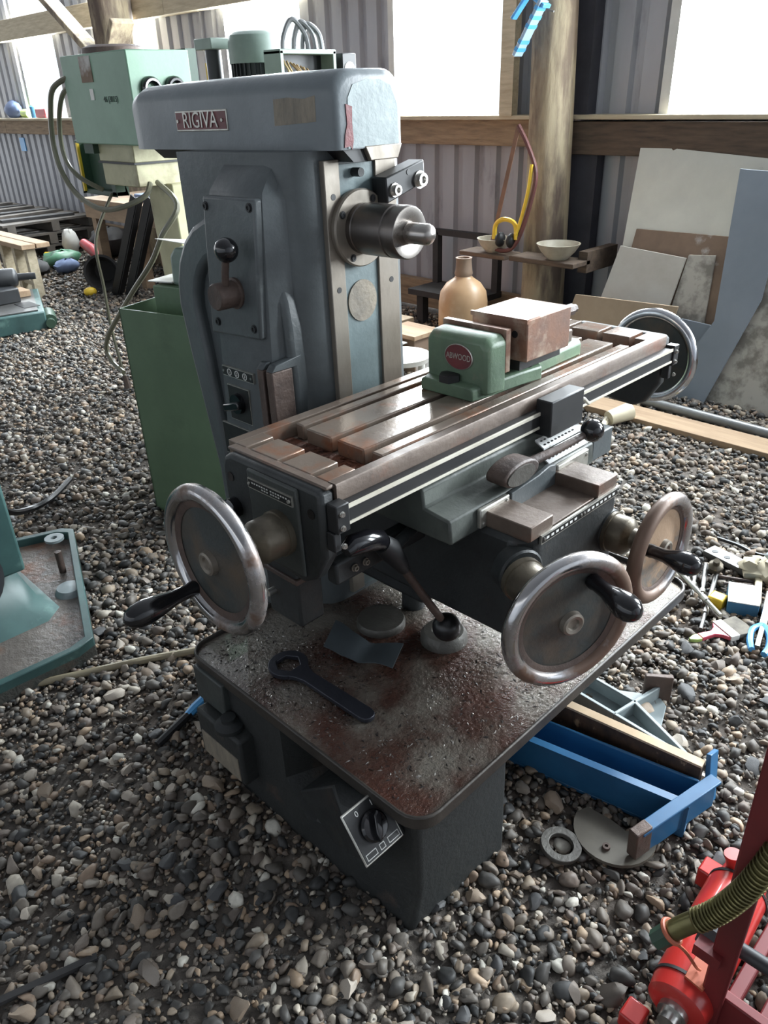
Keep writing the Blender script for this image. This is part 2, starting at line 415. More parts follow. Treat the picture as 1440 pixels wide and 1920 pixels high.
# ways on the column face
for x0, x1 in ((1.116, 1.158), (1.262, 1.325)):
    mb = MB(); mb.box(x0, x1, 1.288, 1.304, 0.36, 1.405); sub(mb, 'column_way', 'way_steel', col, 0.0015)
mb = MB(); mb.box(1.158, 1.262, 1.294, 1.304, 0.36, 1.395); sub(mb, 'way_channel', 'blue_grey_paint', col)
mb = MB(); mb.lathe([(0, 0.044), (0.0025, 0.044), (0.0025, 0.0)], (0, 0, 0), (0, -1, 0), 28)
mb.v = [(x + 1.209, y + 1.2935, z * 1.05 + 1.11) for x, y, z in mb.v]
sub(mb, 'worn_badge', 'tape_brown', col, label='oval patch where a badge has come away')
for x, z in ((1.137, 1.335), (1.137, 1.145), (1.30, 1.142)):
    mb = MB(); mb.lathe([(0, 0.0065), (0.0012, 0.0065), (0.0012, 0.0)], (x, 1.2885, z), (0, -1, 0), 14); sub(mb, 'screw_hole', 'black_matte', col)
mb = MB(); mb.cyl((1.203, 1.295, 1.378), (1.203, 1.27, 1.378), 0.009); sub(mb, 'stop_pin', 'mill_paint_dark', col)
# plates and small switch on the side of the column
def xplate(x, y0, y1, z0, z1, name, parent, frame_m='plate_metal', face_m='plate_black', rim=0.0022):
    mb = MB(); mb.box(x, x + 0.006, y0, y1, z0, z1); a = sub(mb, name + '_rim', frame_m, parent)
    mb = MB(); mb.box(x - 0.0012, x + 0.002, y0 + rim, y1 - rim, z0 + rim, z1 - rim); b = sub(mb, name, face_m, parent)
    return a, b
XS = 0.974
xplate(XS, 1.421, 1.543, 0.946, 0.970, 'number_plate', col)
for k, y in enumerate((1.513, 1.483, 1.452)):
    mb = MB(); mb.lathe([(0, 0.0085), (0.0008, 0.0085), (0.0008, 0.0065), (0, 0.0065)], (XS - 0.0012, y, 0.958), (-1, 0, 0), 18, closed=True); sub(mb, 'dial_ring', 'ink_white', col)
    place_text(str(k + 1), 0.011, 'ink_white', col, (XS - 0.0018, y, 0.958), (0, -1, 0), (0, 0, 1), 0.0003)
for y in (1.536, 1.428):
    hex_bolt(col, (XS - 0.001, y, 0.958), (-1, 0, 0), 0.003, 0.002, 'bright_steel', 'rivet', False)
xplate(XS, 1.446, 1.532, 0.838, 0.926, 'motor_switch_plate', col)
mb = MB(); mb.lathe([(0, 0.026), (0.012, 0.024), (0.012, 0)], (XS, 1.49, 0.885), (-1, 0, 0), 20); sub(mb, 'motor_switch_dial', 'black_plastic', col)
mb = MB(); mb.bar((XS - 0.018, 1.462, 0.890), (XS - 0.018, 1.525, 0.872), 0.018, 0.014, (1, 0, 0)); sub(mb, 'motor_switch_lever', 'black_plastic', col, 0.003)
xplate(XS - 0.004, 1.44, 1.57, 0.74, 0.823, 'rating_plate', col)
# vertical rub strips beside the plates
for y0, y1 in ((1.3655, 1.387), (1.331, 1.354)):
    mb = MB(); mb.box(0.962, 1.02, y0, y1, 0.45, 0.992); sub(mb, 'rub_strip', 'rusty_iron', col, 0.003)
    mb = MB(); mb.hexa([(0.962, y0, 0.992), (1.04, y0, 0.992), (1.04, y1, 0.992), (0.962, y1, 0.992), (0.975, y0, 1.006), (1.05, y0, 1.016), (1.05, y1, 1.016), (0.975, y1, 1.006)]); sub(mb, 'strip_cap', 'mill_paint', col, 0.002)
# gear lever
mb = MB(); mb.lathe([(0, 0.034), (0.012, 0.034), (0.014, 0.029), (0.058, 0.029), (0.062, 0.026), (0.062, 0)], (0.984, 1.452, 1.148), (-1, 0, 0), 20)
lev = part(mb, 'gear_lever', 'rusty_iron', mill)
mb = MB(); mb.tube([(0.948, 1.445, 1.16), (0.944, 1.432, 1.20), (0.942, 1.418, 1.235)], 0.0085); sub(mb, 'lever_rod', 'rusty_iron', lev)
mb = MB(); mb.sphere((0.941, 1.412, 1.247), 0.0255, 24); sub(mb, 'lever_ball', 'black_plastic', lev)
# belt guard: an arched hood behind the column, with the pulley inside
def arch(off):
    return [(1.555 + (0.222 - off) * math.cos(math.pi * k / 12), 1.075 + (0.222 - off) * math.sin(math.pi * k / 12)) for k in range(13)]
po = [(1.70, 0.36), (1.705, 0.64), (1.76, 0.95)] + arch(0.0) + [(1.33, 0.95), (1.36, 0.36)]
pi = [(1.645, 0.36), (1.645, 0.64), (1.675, 0.95)] + arch(0.085) + [(1.42, 0.95), (1.42, 0.36)]
def band(x0, x1):
    n = len(po); vs = []
    for x in (x0, x1):
        vs += [(x, *p) for p in po] + [(x, *p) for p in pi]
    fs = []
    for i in range(n - 1):
        j = i + 1
        fs += [(i, j, n + j, n + i), (2 * n + j, 2 * n + i, 3 * n + i, 3 * n + j), (i, 2 * n + i, 2 * n + j, j), (n + j, 3 * n + j, 3 * n + i, n + i)]
    fs += [(0, n, 3 * n, 2 * n), (n - 1, 3 * n - 1, 4 * n - 1, 2 * n - 1)]
    return MB().add(vs, fs)
bg_ = part(band(1.02, 1.16), 'belt_guard', 'mill_paint', mill, bevel=0.014, seg=3)
mb = MB(); mb.prism(po, 'x', 1.15, 1.16); sub(mb, 'guard_back', 'black_matte', bg_)
mb = MB(); mb.lathe([(0, 0.135), (0.01, 0.14), (0.03, 0.12), (0.05, 0.14), (0.06, 0.135)], (1.07, 1.57, 1.06), (1, 0, 0), 32); sub(mb, 'pulley', 'rusty_iron', bg_)

# ---- overarm
def oa_sec(y, ins, zi):
    x0, x1, z0, z1 = 1.113 + ins, 1.307 - ins, 1.424, 1.568 - zi
    r = 0.052
    pts = [(x0, y, z0), (x1, y, z0)]
    for k in range(7):
        a = math.radians(90.0 * k / 6); pts.append((x1 - r + r * math.cos(a), y, z1 - r * 0.8 + r * 0.8 * math.sin(a)))
    for k in range(7):
        a = math.radians(90 + 90.0 * k / 6); pts.append((x0 + r + r * math.cos(a), y, z1 - r * 0.8 + r * 0.8 * math.sin(a)))
    return pts
mb = MB(); mb.loft([oa_sec(1.243, 0.016, 0.016), oa_sec(1.247, 0.006, 0.008), oa_sec(1.257, 0.0, 0.002), oa_sec(1.40, 0, 0), oa_sec(1.80, 0, 0), oa_sec(1.98, 0, 0.003), oa_sec(2.02, 0.006, 0.012), oa_sec(2.04, 0.02, 0.03)])
oa = part(mb, 'overarm', 'mill_paint_light', mill, smooth=50)
mb = MB(); mb.prism([(1.165, 1.400), (1.255, 1.400), (1.285, 1.426), (1.135, 1.426)], 'y', 1.25, 1.98); sub(mb, 'overarm_dovetail', 'black_matte', oa)
mb = MB(); mb.prism([(1.205, 1.400), (1.285, 1.400), (1.298, 1.428), (1.19, 1.428)], 'y', 1.24, 1.252); sub(mb, 'dovetail_end', 'way_steel', oa, 0.002)
mb = MB(); mb.box(1.1105, 1.116, 1.597, 1.808, 1.463, 1.507); sub(mb, 'name_plate_rim', 'plate_metal', oa, 0.0015)
mb = MB(); mb.box(1.1095, 1.114, 1.601, 1.804, 1.467, 1.503); sub(mb, 'name_plate', 'plate_red', oa)
place_text('RIGIVA', 0.047, 'plate_metal', oa, (1.1095, 1.7025, 1.485), (0, -1, 0), (0, 0, 1), 0.0022, 'name_lettering', sx=0.98)
for y in (1.614, 1.796):
    hex_bolt(oa, (1.110, y, 1.485), (-1, 0, 0), 0.004, 0.003, 'plate_metal', 'plate_rivet', False)
mb = MB(); mb.add([(1.1125, 1.297, 1.476), (1.1125, 1.43, 1.470), (1.1125, 1.428, 1.519), (1.1125, 1.38, 1.521), (1.1125, 1.33, 1.517), (1.1125, 1.296, 1.522), (1.116, 1.297, 1.476), (1.116, 1.43, 1.470), (1.116, 1.428, 1.519), (1.116, 1.38, 1.521), (1.116, 1.33, 1.517), (1.116, 1.296, 1.522)],
    [(0, 1, 2, 3, 4, 5), (11, 10, 9, 8, 7, 6)] + [(i, (i + 1) % 6, (i + 1) % 6 + 6, i + 6) for i in range(6)])
sub(mb, 'tape_patch', 'tape_brown', oa, label='square of old brown tape')
def nose_patch(pts, m, name, th=0.0015):
    mb = MB(); mb.prism(pts, 'y', 1.2425 - th, 1.2435); return sub(mb, name, m, oa)
nose_patch([(1.145, 1.426), (1.29, 1.426), (1.288, 1.50), (1.27, 1.535), (1.24, 1.546), (1.20, 1.546), (1.165, 1.538), (1.15, 1.515)], 'bare_primer', 'primer_patch', 0.0008)
nose_patch([(1.135, 1.428), (1.150, 1.430), (1.155, 1.424), (1.160, 1.44), (1.158, 1.47), (1.160, 1.50), (1.143, 1.505), (1.145, 1.47), (1.138, 1.45)], 'red_paint_patch', 'red_patch')

# ---- spindle
AX, AZ = 1.203, 1.267
mb = MB(); mb.lathe([(0, 0.079), (0.012, 0.080), (0.016, 0.077), (0.016, 0.05), (0.016, 0)], (AX, 1.289, AZ), (0, -1, 0), 48)
spn = part(mb, 'spindle', 'way_steel', mill)
mb = MB(); mb.lathe([(0, 0.052), (0.012, 0.052), (0.014, 0.050), (0.018, 0.050), (0.02, 0.053), (0.100, 0.053), (0.102, 0.0505), (0.105, 0.0505), (0.107, 0.053), (0.135, 0.053), (0.138, 0.051)], (AX, 1.273, AZ), (0, -1, 0), 48)
sub(mb, 'spindle_nose', 'turned_steel_dark', spn)
mb = MB(); mb.lathe([(0, 0.051), (0.001, 0.050), (0.001, 0.024), (0.0, 0.022), (-0.01, 0.022)], (AX, 1.1348, AZ), (0, -1, 0), 48); sub(mb, 'spindle_face', 'turned_steel', spn)
mb = MB(); mb.lathe([(0, 0.021), (0.055, 0.0205), (0.06, 0.018), (0.066, 0.010), (0.067, 0)], (AX, 1.139, AZ), (0, -1, 0), 32); sub(mb, 'arbor_stub', 'turned_steel', spn)
for a in (60, 150, 240, 330):
    hex_bolt(spn, (AX + 0.066 * math.cos(math.radians(a)), 1.272, AZ + 0.066 * math.sin(math.radians(a))), (0, -1, 0), 0.006, 0.002, 'black_matte', 'flange_screw')

# ---- drive bracket with two bolts beside the spindle
mb = MB(); mb.prism([(1.252, 1.312), (1.372, 1.346), (1.368, 1.392), (1.248, 1.364)], 'y', 1.243, 1.288)
brk = part(mb, 'arm_bracket', 'black_matte', mill, bevel=0.003)
for x, z, r in ((1.272, 1.338, 0.011), (1.352, 1.352, 0.014)):
    hex_bolt(brk, (x, 1.243, z), (0, -1, 0), r, 0.014, 'bright_steel', 'bracket_bolt')
mb = MB(); mb.lathe([(0, 0.006), (0.001, 0.006), (0.001, 0)], (1.318, 1.243, 1.37), (0, -1, 0), 12); sub(mb, 'bracket_hole', 'plate_black', brk)

# ---- table
TZ = 0.92
mb = MB(); mb.box(0.777, 1.982, 0.923, 1.247, 0.842, 0.886)
tab = part(mb, 'table', 'table_side_steel', mill, bevel=0.002)
mb = MB(); mb.prism([(0.923, 0.886), (0.947, 0.886), (0.947, 0.914), (0.944, TZ), (0.925, TZ), (0.923, 0.917)], 'x', 0.777, 1.982); sub(mb, 'front_rail', 'table_side_steel', tab)
mb = MB(); mb.prism([(1.221, 0.886), (1.247, 0.886), (1.247, TZ), (1.221, TZ)], 'x', 0.777, 1.982); sub(mb, 'rear_rail', 'table_steel', tab, 0.0015)
for x0, x1 in ((0.777, 0.845), (1.905, 1.982)):
    for y0, y1 in ((1.187, 1.222), (1.089, 1.172), (0.993, 1.0735), (0.945, 0.977)):
        mb = MB(); mb.box(x0, x1, y0, y1, 0.886, TZ); sub(mb, 'end_block', 'table_steel', tab, 0.002)
for y0, y1, x0 in ((1.186, 1.211, 0.922), (1.092, 1.169, 0.915), (0.998, 1.0745, 0.915), (0.951, 0.979, 0.918)):
    mb = MB(); mb.box(x0, 1.832, y0, y1, 0.886, TZ); sub(mb, 'tee_slot_land', 'table_steel', tab, 0.003)
for x0, x1 in ((0.846, 0.914), (1.833, 1.904)):
    mb = MB(); mb.box(x0, x1, 0.948, 1.220, 0.884, 0.8885); sub(mb, 'end_trough', 'rust_sludge', tab)
swarf(420, 9, 0.0045, 'swarf_metal', 'table_swarf', tab, [(0.93, 1.83, 1.211, 1.221), (0.93, 1.83, 0.947, 0.951), (0.93, 1.8, 0.979, 0.998), (0.80, 0.92, 0.95, 1.0)], 0.887)
swarf(160, 19, 0.006, 'rust_sludge', 'rust_swarf', tab, [(0.848, 0.912, 0.955, 1.21)], 0.889)
# digital scale along the front
mb = MB(); mb.box(0.777, 1.99, 0.903, 0.923, 0.848, 0.8862)
scl = part(mb, 'scale_bar', 'black_matte', mill, bevel=0.001)
for z0, z1 in ((0.878, 0.8865), (0.8465, 0.8525)):
    mb = MB(); mb.box(0.779, 1.99, 0.9005, 0.9045, z0, z1); sub(mb, 'scale_edge', 'scale_white', scl, 0.001)
for x0, x1 in ((0.752, 0.782), (1.984, 2.012)):
    mb = MB(); mb.box(x0, x1, 0.898, 0.925, 0.838, 0.893); sub(mb, 'scale_bracket', 'black_matte', scl, 0.002)
    mb = MB(); mb.box(x0 - 0.004, x0 + 0.012, 0.905, 0.925, 0.80, 0.838); sub(mb, 'scale_foot', 'black_matte', scl, 0.002)
    for z in (0.876, 0.848, 0.812):
        hex_bolt(scl, (x0 + 0.012, 0.8975, z), (-0.3, -1, 0), 0.0042, 0.005, 'bright_steel', 'scale_screw')
mb = MB(); mb.box(1.362, 1.492, 0.872, 0.914, 0.832, 0.915)
rdh = part(mb, 'reader_head', 'black_matte', mill, bevel=0.003)
mb = MB(); mb.tube([(1.49, 0.89, 0.84), (1.50, 0.886, 0.825), (1.515, 0.884, 0.822), (1.53, 0.885, 0.835)], 0.003, 6); sub(mb, 'reader_cable', 'black_plastic', rdh)
mb = MB(); mb.tube([(1.493, 0.888, 0.888), (1.505, 0.878, 0.882), (1.512, 0.876, 0.874), (1.52, 0.875, 0.868)], 0.0045, 7); sub(mb, 'cable_gland', 'scale_white', rdh)

# ---- end brackets of the table
def end_bracket(x0, x1, sgn):
    mb = MB()
    prof = [(0.928, 0.905), (0.935, 0.915), (1.195, 0.915), (1.218, 0.905), (1.228, 0.88), (1.228, 0.80), (1.20, 0.745), (1.16, 0.715), (1.0, 0.70), (0.965, 0.72), (0.928, 0.78)]
    mb.prism(prof, 'x', x0, x1)
    return part(mb, 'end_bracket', 'mill_paint_dark', mill, bevel=0.010, seg=3)
eb = end_bracket(0.742, 0.778, -1)
eb2 = end_bracket(1.981, 2.015, 1)
mb = MB(); mb.box(0.757, 0.778, 0.928, 1.222, 0.912, 0.919); sub(mb, 'bracket_lip', 'table_side_steel', eb, 0.003)
mb = MB(); mb.box(0.735, 0.745, 0.985, 1.135, 0.72, 0.905); sub(mb, 'bracket_pad', 'mill_paint_deep', eb, 0.008)
mb = MB(); mb.box(0.732, 0.737, 0.995, 1.128, 0.868, 0.889); sub(mb, 'feed_plate_rim', 'plate_metal', eb)
mb = MB(); mb.box(0.7312, 0.735, 0.9975, 1.1255, 0.8705, 0.8865); sub(mb, 'feed_plate', 'plate_black', eb)
for k in range(14):
    y = 1.115 - k * 0.0075 - (0.004 if k > 6 else 0)
    for z in (0.8815, 0.8755):
        if z < 0.88 and not (3 < k < 11): continue
        mb = MB(); mb.box(0.7309, 0.732, y - 0.0045, y, z - 0.0014, z + 0.0014); sub(mb, 'engraved_mark', 'ink_white', eb)
hex_bolt(eb, (0.7312, 1.003, 0.8785), (-1, 0, 0), 0.004, 0.003, 'plate_metal', 'rivet', False)
hex_bolt(eb, (0.7312, 1.1225, 0.8785), (-1, 0, 0), 0.003, 0.003, 'plate_metal', 'rivet', False)
for y, z in ((1.20, 0.865), (0.955, 0.865)):
    mb = MB(); mb.lathe([(0, 0.010), (0.001, 0.010), (0.001, 0)], (0.7415, y, z), (-1, 0, 0), 14); sub(mb, 'bolt_recess', 'black_plastic', eb)
mb = MB(); mb.lathe([(0, 0.022), (0.018, 0.022), (0.022, 0.016), (0.022, 0)], (0.742, 1.195, 0.80), (-1, 0, 0), 10); sub(mb, 'clamp_knob', 'black_plastic', eb)
mb = MB(); mb.box(0.77, 0.835, 1.06, 1.165, 0.548, 0.71); sub(mb, 'bracket_foot', 'mill_paint_dark', eb, 0.006)
mb = MB(); mb.box(0.765, 0.84, 1.055, 1.17, 0.655, 0.668); sub(mb, 'foot_ledge', 'rusty_iron', eb, 0.003)
mb = MB(); mb.cyl((0.77, 1.14, 0.61), (0.752, 1.14, 0.61), 0.008); sub(mb, 'foot_bolt', 'bright_steel', eb)

# ---- handwheels
def handwheel(c, ax, r, h_ang, rim_m, disc_m, stem_to, handle_len, h_r=0.82, dish=0.02, label=None, stem_m='brass_grime'):
    c = vec(c); ax = vec(ax).normalized()      # ax points to the operator
    t = Vector((0, 0, 1)); u = ax.cross(t).normalized(); w = u.cross(ax) * 1.0
    if w.z < 0: w = -w
    mb = MB(); rt = 0.0155
    mb.lathe([(rt * math.sin(2 * math.pi * k / 12), r - rt + rt * math.cos(2 * math.pi * k / 12)) for k in range(12)], c, ax, 56, closed=True)
    root = part(mb, 'handwheel', rim_m, mill, label=label)
    mb = MB(); mb.lathe([(-0.008, 0.0), (-0.008, 0.03), (-0.004, r * 0.55), (-0.006, r - rt * 1.6), (0.002, r - rt * 1.2), (0.004, r - rt * 1.7), (0.0 - dish * 0.2, r * 0.6), (0.006, 0.034), (0.006, 0.0)], c, ax, 48); sub(mb, 'wheel_disc', disc_m, root)
    mb = MB(); mb.lathe([(0.001, r * 0.70), (0.0035, r * 0.74), (0.006, r - rt * 1.5), (0.002, r - rt * 1.3), (0.0, r * 0.8)], c, ax, 48, closed=True); sub(mb, 'rust_ring', 'rusty_iron', root)
    mb = MB(); mb.lathe([(0.004, 0.024), (0.016, 0.022), (0.018, 0.018), (0.016, 0.012), (0.012, 0.010), (0.012, 0)], c, ax, 24); sub(mb, 'wheel_hub', 'way_steel', root)
    st = vec(stem_to); L = (c - st).length
    mb = MB(); mb.lathe([(0, 0.046), (0.012, 0.046), (0.013, 0.043), (L * 0.36, 0.043), (L * 0.40, 0.040), (L * 0.48, 0.024), (L * 0.62, 0.022), (L * 0.74, 0.027), (L * 0.90, 0.026), (L * 0.97, 0.02)], st, ax, 28); sub(mb, 'feed_collar', stem_m, root)
    a = math.radians(h_ang); hp = c + (u * math.cos(a) + w * math.sin(a)) * h_r
    H = handle_len
    mb = MB(); mb.lathe([(0.0, 0.014), (0.01, 0.015), (H * 0.14, 0.0135), (H * 0.34, 0.0145), (H * 0.55, 0.021), (H * 0.72, 0.0245), (H * 0.86, 0.022), (H * 0.95, 0.015), (H, 0.005)], hp, ax, 20); sub(mb, 'wheel_handle', 'black_plastic', root)
    return root
handwheel((0.585, 1.043, 0.806), (-1, 0, 0), 0.144, -49, 'chrome_worn', 'wheel_disc', (0.735, 1.043, 0.800), 0.150, h_r=0.116, label='worn chrome handwheel at the near end of the table')
handwheel((2.150, 1.041, 0.803), (1, 0, 0), 0.141, 200, 'chrome', 'wheel_disc', (2.012, 1.041, 0.803), 0.14, h_r=0.115, label='bright chrome handwheel at the far end of the table')
handwheel((1.0, 0.578, 0.677), (-0.36, -0.93, 0), 0.137, 121, 'chrome_worn', 'wheel_disc', (1.058, 0.722, 0.677), 0.122, h_r=0.084, label='angled handwheel at the corner of the knee')
handwheel((1.39, 0.60, 0.642), (0, -1, 0), 0.126, 22, 'chrome_worn', 'wheel_disc_rust', (1.39, 0.722, 0.642), 0.115, h_r=0.066, label='rust faced handwheel on the front of the knee')

# ---- saddle under the table
mb = MB()
SX0, SX1 = 0.985, 1.50
mb.loft([[(x, 0.838, 0.735), (x, 1.24, 0.735), (x, 1.24, 0.842), (x, 0.93, 0.842), (x, 0.912, 0.832), (x, 0.908, 0.795), (x, 0.842, 0.787)] for x in (SX0, SX1)])
sad = part(mb, 'saddle', 'mill_paint_green', mill, bevel=0.005)
mb = MB(); mb.prism([(0.842, 0.735), (0.90, 0.735), (0.90, 0.80), (0.842, 0.80)], 'x', 1.50, 1.585); sub(mb, 'saddle_end', 'mill_paint', sad, 0.003)
for x0, x1, z0, z1 in ((1.065, 1.16, 0.742, 0.785), (1.335, 1.46, 0.742, 0.787)):
    mb = MB(); mb.box(x0, x1, 0.829, 0.84, z0, z1); g = sub(mb, 'wiper_plate', 'plate_metal', sad, 0.003)
mb = MB(); mb.prism([(1.165, 0.742), (1.325, 0.742), (1.325, 0.795), (1.30, 0.80), (1.26, 0.792), (1.165, 0.785)], 'y', 0.828, 0.84); sub(mb, 'saddle_apron', 'mill_paint', sad, 0.002)
for x, z in ((1.075, 0.752), (1.15, 0.776), (1.345, 0.752), (1.45, 0.776)):
    hex_bolt(sad, (x, 0.829, z), (0, -1, 0), 0.004, 0.003, 'bright_steel', 'wiper_screw', False)
for x0, y0, y1, z in ((1.345, 0.875, 0.90, 0.812), (1.32, 0.845, 0.870, 0.795)):
    mb = MB(); mb.hexa([(x0, y0, z - 0.004), (x0 + 0.16, y0, z - 0.004), (x0 + 0.16, y1, z + 0.010), (x0, y1, z + 0.010), (x0, y0, z), (x0 + 0.16, y0, z), (x0 + 0.16, y1, z + 0.014), (x0, y1, z + 0.014)]); rl = sub(mb, 'paper_rule', 'rule_white', sad)
    for k in range(9):
        xx = x0 + 0.01 + k * 0.014
        for dy in (0.3, 0.7):
            yy = y0 + (y1 - y0) * dy; zz = z + 0.014 * dy
            mb = MB(); mb.box(xx, xx + 0.006, yy - 0.0022, yy + 0.0022, zz - 0.002, zz + 0.0009); sub(mb, 'rule_mark', 'plate_black', sad)
# locking lever of the saddle
mb = MB(); mb.prism([(p[0], p[1]) for p in [(1.165 + 0.055 * math.cos(math.radians(a)) * 1.1 + 0.03, 0.82 + 0.026 * math.sin(math.radians(a))) for a in range(0, 360, 20)]], 'y', 0.825, 0.875)
lk = part(mb, 'lock_lever', 'rusty_iron', mill, bevel=0.004)
mb = MB(); mb.tube([(1.23, 0.845, 0.822), (1.33, 0.825, 0.832), (1.40, 0.812, 0.842)], [0.012, 0.009, 0.008]); sub(mb, 'lock_rod', 'rusty_iron', lk)
mb = MB(); mb.sphere((1.425, 0.806, 0.848), 0.026, 24); sub(mb, 'lock_ball', 'black_plastic', lk)
mb = MB(); mb.prism([(1.19 + 0.048 * math.cos(math.radians(a)), 0.819 + 0.020 * math.sin(math.radians(a))) for a in range(0, 360, 20)], 'y', 0.822, 0.826); sub(mb, 'lever_face', 'grimy_steel', lk)

# ---- knee
mb = MB()
mb.prism([(1.075, 0.76), (1.115, 0.722), (1.41, 0.722), (1.41, 1.288), (1.075, 1.288)], 'z', 0.50, 0.742)
mb.prism([(1.12, 1.04), (1.40, 1.04), (1.40, 1.288), (1.12, 1.288)], 'z', 0.43, 0.505)
kn = part(mb, 'knee', 'mill_paint_dark', mill, bevel=0.012)
mb = MB(); mb.box(1.085, 1.405, 0.728, 0.86, 0.740, 0.748); sub(mb, 'knee_top', 'table_side_steel', kn, 0.002)
for x0, x1 in ((1.083, 1.158), (1.325, 1.402)):
    mb = MB(); mb.box(x0, x1, 0.722, 1.28, 0.744, 0.776); sub(mb, 'knee_way', 'rusty_iron' if x0 > 2 else 'table_side_steel', kn, 0.002)
mb = MB(); mb.box(1.115, 1.408, 0.718, 0.723, 0.727, 0.747); sub(mb, 'knee_plate_rim', 'plate_metal', kn)
mb = MB(); mb.box(1.118, 1.405, 0.7168, 0.720, 0.730, 0.744); sub(mb, 'knee_plate', 'plate_black', kn)
for k in range(16):
    if k in (7, 8): continue
    xx = 1.13 + k * 0.0165
    mb = MB(); mb.box(xx, xx + 0.009, 0.7163, 0.7175, 0.7345, 0.7395); sub(mb, 'engraved_mark', 'ink_white', kn)
for x in (1.124, 1.255, 1.267, 1.399):
    hex_bolt(kn, (x, 0.717, 0.737), (0, -1, 0), 0.003, 0.002, 'bright_steel', 'rivet', False)
mb = MB(); mb.lathe([(0, 0.05), (0.03, 0.05), (0.034, 0.046)], (1.085, 0.762, 0.677), (-0.36, -0.93, 0), 24); sub(mb, 'knee_boss', 'mill_paint_dark', kn)
mb = MB(); mb.lathe([(0, 0.05), (0.012, 0.048)], (1.39, 0.73, 0.642), (0, -1, 0), 24); sub(mb, 'knee_boss', 'mill_paint_dark', kn)
# clamp handle and ball lever hanging under the table
mb = MB(); mb.tube([(0.785, 0.920, 0.782), (0.80, 0.920, 0.788), (0.84, 0.920, 0.782), (0.872, 0.922, 0.768), (0.89, 0.924, 0.745)], [0.014, 0.021, 0.022, 0.020, 0.014], 14)
ch = part(mb, 'clamp_handle', 'black_plastic', mill)
mb = MB(); mb.tube([(0.88, 0.924, 0.756), (0.90, 0.924, 0.735), (0.925, 0.924, 0.695), (0.94, 0.924, 0.668)], [0.020, 0.024, 0.018, 0.012], 14); sub(mb, 'clamp_hub', 'black_matte', ch)
mb = MB(); mb.tube([(0.936, 0.924, 0.674), (0.99, 0.924, 0.585), (1.05, 0.924, 0.488)], 0.009); sub(mb, 'clamp_rod', 'rusty_iron', ch)
mb = MB(); mb.sphere((1.066, 0.920, 0.458), 0.033, 28); sub(mb, 'clamp_ball', 'ball_black', ch)
mb = MB(); mb.cyl((0.90, 0.924, 0.73), (1.08, 0.99, 0.71), 0.012); sub(mb, 'clamp_shaft', 'mill_paint_dark', ch)
mb = MB(); mb.bar((0.80, 0.985, 0.70), (1.06, 0.985, 0.70), 0.03, 0.05); sub(mb, 'clamp_arm', 'mill_paint_dark', ch, 0.006)
for x in (0.845, 0.875):
    hex_bolt(ch, (x, 0.968, 0.70), (0, -1, 0), 0.006, 0.008, 'way_steel', 'clamp_screw')
# elevating screw and stop standing on the tray
mb = MB(); mb.lathe([(0, 0.062), (0.012, 0.062), (0.020, 0.058), (0.020, 0)], (1.085, 1.155, 0.341), (0, 0, 1), 32)
es = part(mb, 'elevating_screw', 'grimy_steel', mill)
mb = MB(); mb.cyl((1.20, 1.15, 0.342), (1.20, 1.15, 0.45), 0.03); sub(mb, 'screw_shaft', 'mill_paint_dark', es)
mb = MB(); mb.lathe([(0, 0.058), (0.018, 0.057), (0.03, 0.048), (0.03, 0.03), (0.02, 0.028)], (1.142, 0.995, 0.341), (0, 0, 1), 28)
part(mb, 'stop_collar', 'grimy_steel', mill)

# ================================================================== things lying on the mill
vise = thing('machine_vise', 'green machine vise with red oval badge and rusty jaws bolted on the milling table', 'vise', (1.48, 1.07, TZ), frame='M')
mb = MB()
def vsec(x, y0, y1, z1): return [(x, y0, TZ), (x, y1, TZ), (x, y1, z1 - 0.006), (x, y1 - 0.008, z1), (x, y0 + 0.008, z1), (x, y0, z1 - 0.006)]
mb.loft([vsec(1.245, 1.00, 1.15, 0.95), vsec(1.30, 0.992, 1.16, 0.955), vsec(1.40, 0.985, 1.165, 0.955), vsec(1.47, 0.975, 1.168, 0.955), vsec(1.49, 1.0, 1.15, 0.955), vsec(1.505, 1.005, 1.145, 0.955), vsec(1.69, 1.01, 1.14, 0.955), vsec(1.72, 1.03, 1.12, 0.95)])
part(mb, 'vise_base', 'vise_green', vise, bevel=0.003)
mb = MB()
mb.loft([[(x, y0, TZ + 0.01), (x, y1, TZ + 0.01), (x, y1, zt - 0.016), (x, y1 - 0.014, zt), (x, y0 + 0.014, zt), (x, y0, zt - 0.016)] for x, y0, y1, zt in ((1.270, 0.985, 1.150, 1.045), (1.283, 0.978, 1.157, 1.054), (1.330, 0.975, 1.160, 1.056))])
fj = part(mb, 'fixed_jaw', 'vise_green', vise, bevel=0.006)
mb = MB(); mb.lathe([(0, 0.040), (0.003, 0.040), (0.004, 0.0378), (0.002, 0.0378), (0.0, 0.0378)], (0, 0, 0), (-1, 0, 0), 32, closed=True)
mb.v = [(x + 1.2705, y * 1.0 + 1.058, z * 0.72 + 1.006) for x, y, z in mb.v]; sub(mb, 'badge_rim', 'plate_metal', fj)
mb = MB(); mb.lathe([(0, 0.0385), (0.003, 0.0385), (0.003, 0)], (0, 0, 0), (-1, 0, 0), 32)
mb.v = [(x + 1.2705, y * 1.0 + 1.058, z * 0.72 + 1.006) for x, y, z in mb.v]; sub(mb, 'badge', 'plate_red', fj)
place_text('ABWOOD', 0.019, 'plate_metal', fj, (1.2672, 1.058, 1.006), (0, -1, 0), (0, 0, 1), 0.0008, 'badge_lettering', sx=0.78)
mb = MB(); mb.box(1.2535, 1.275, 1.062, 1.092, TZ + 0.002, 0.962); sub(mb, 'bolt_slot', 'black_matte', fj)
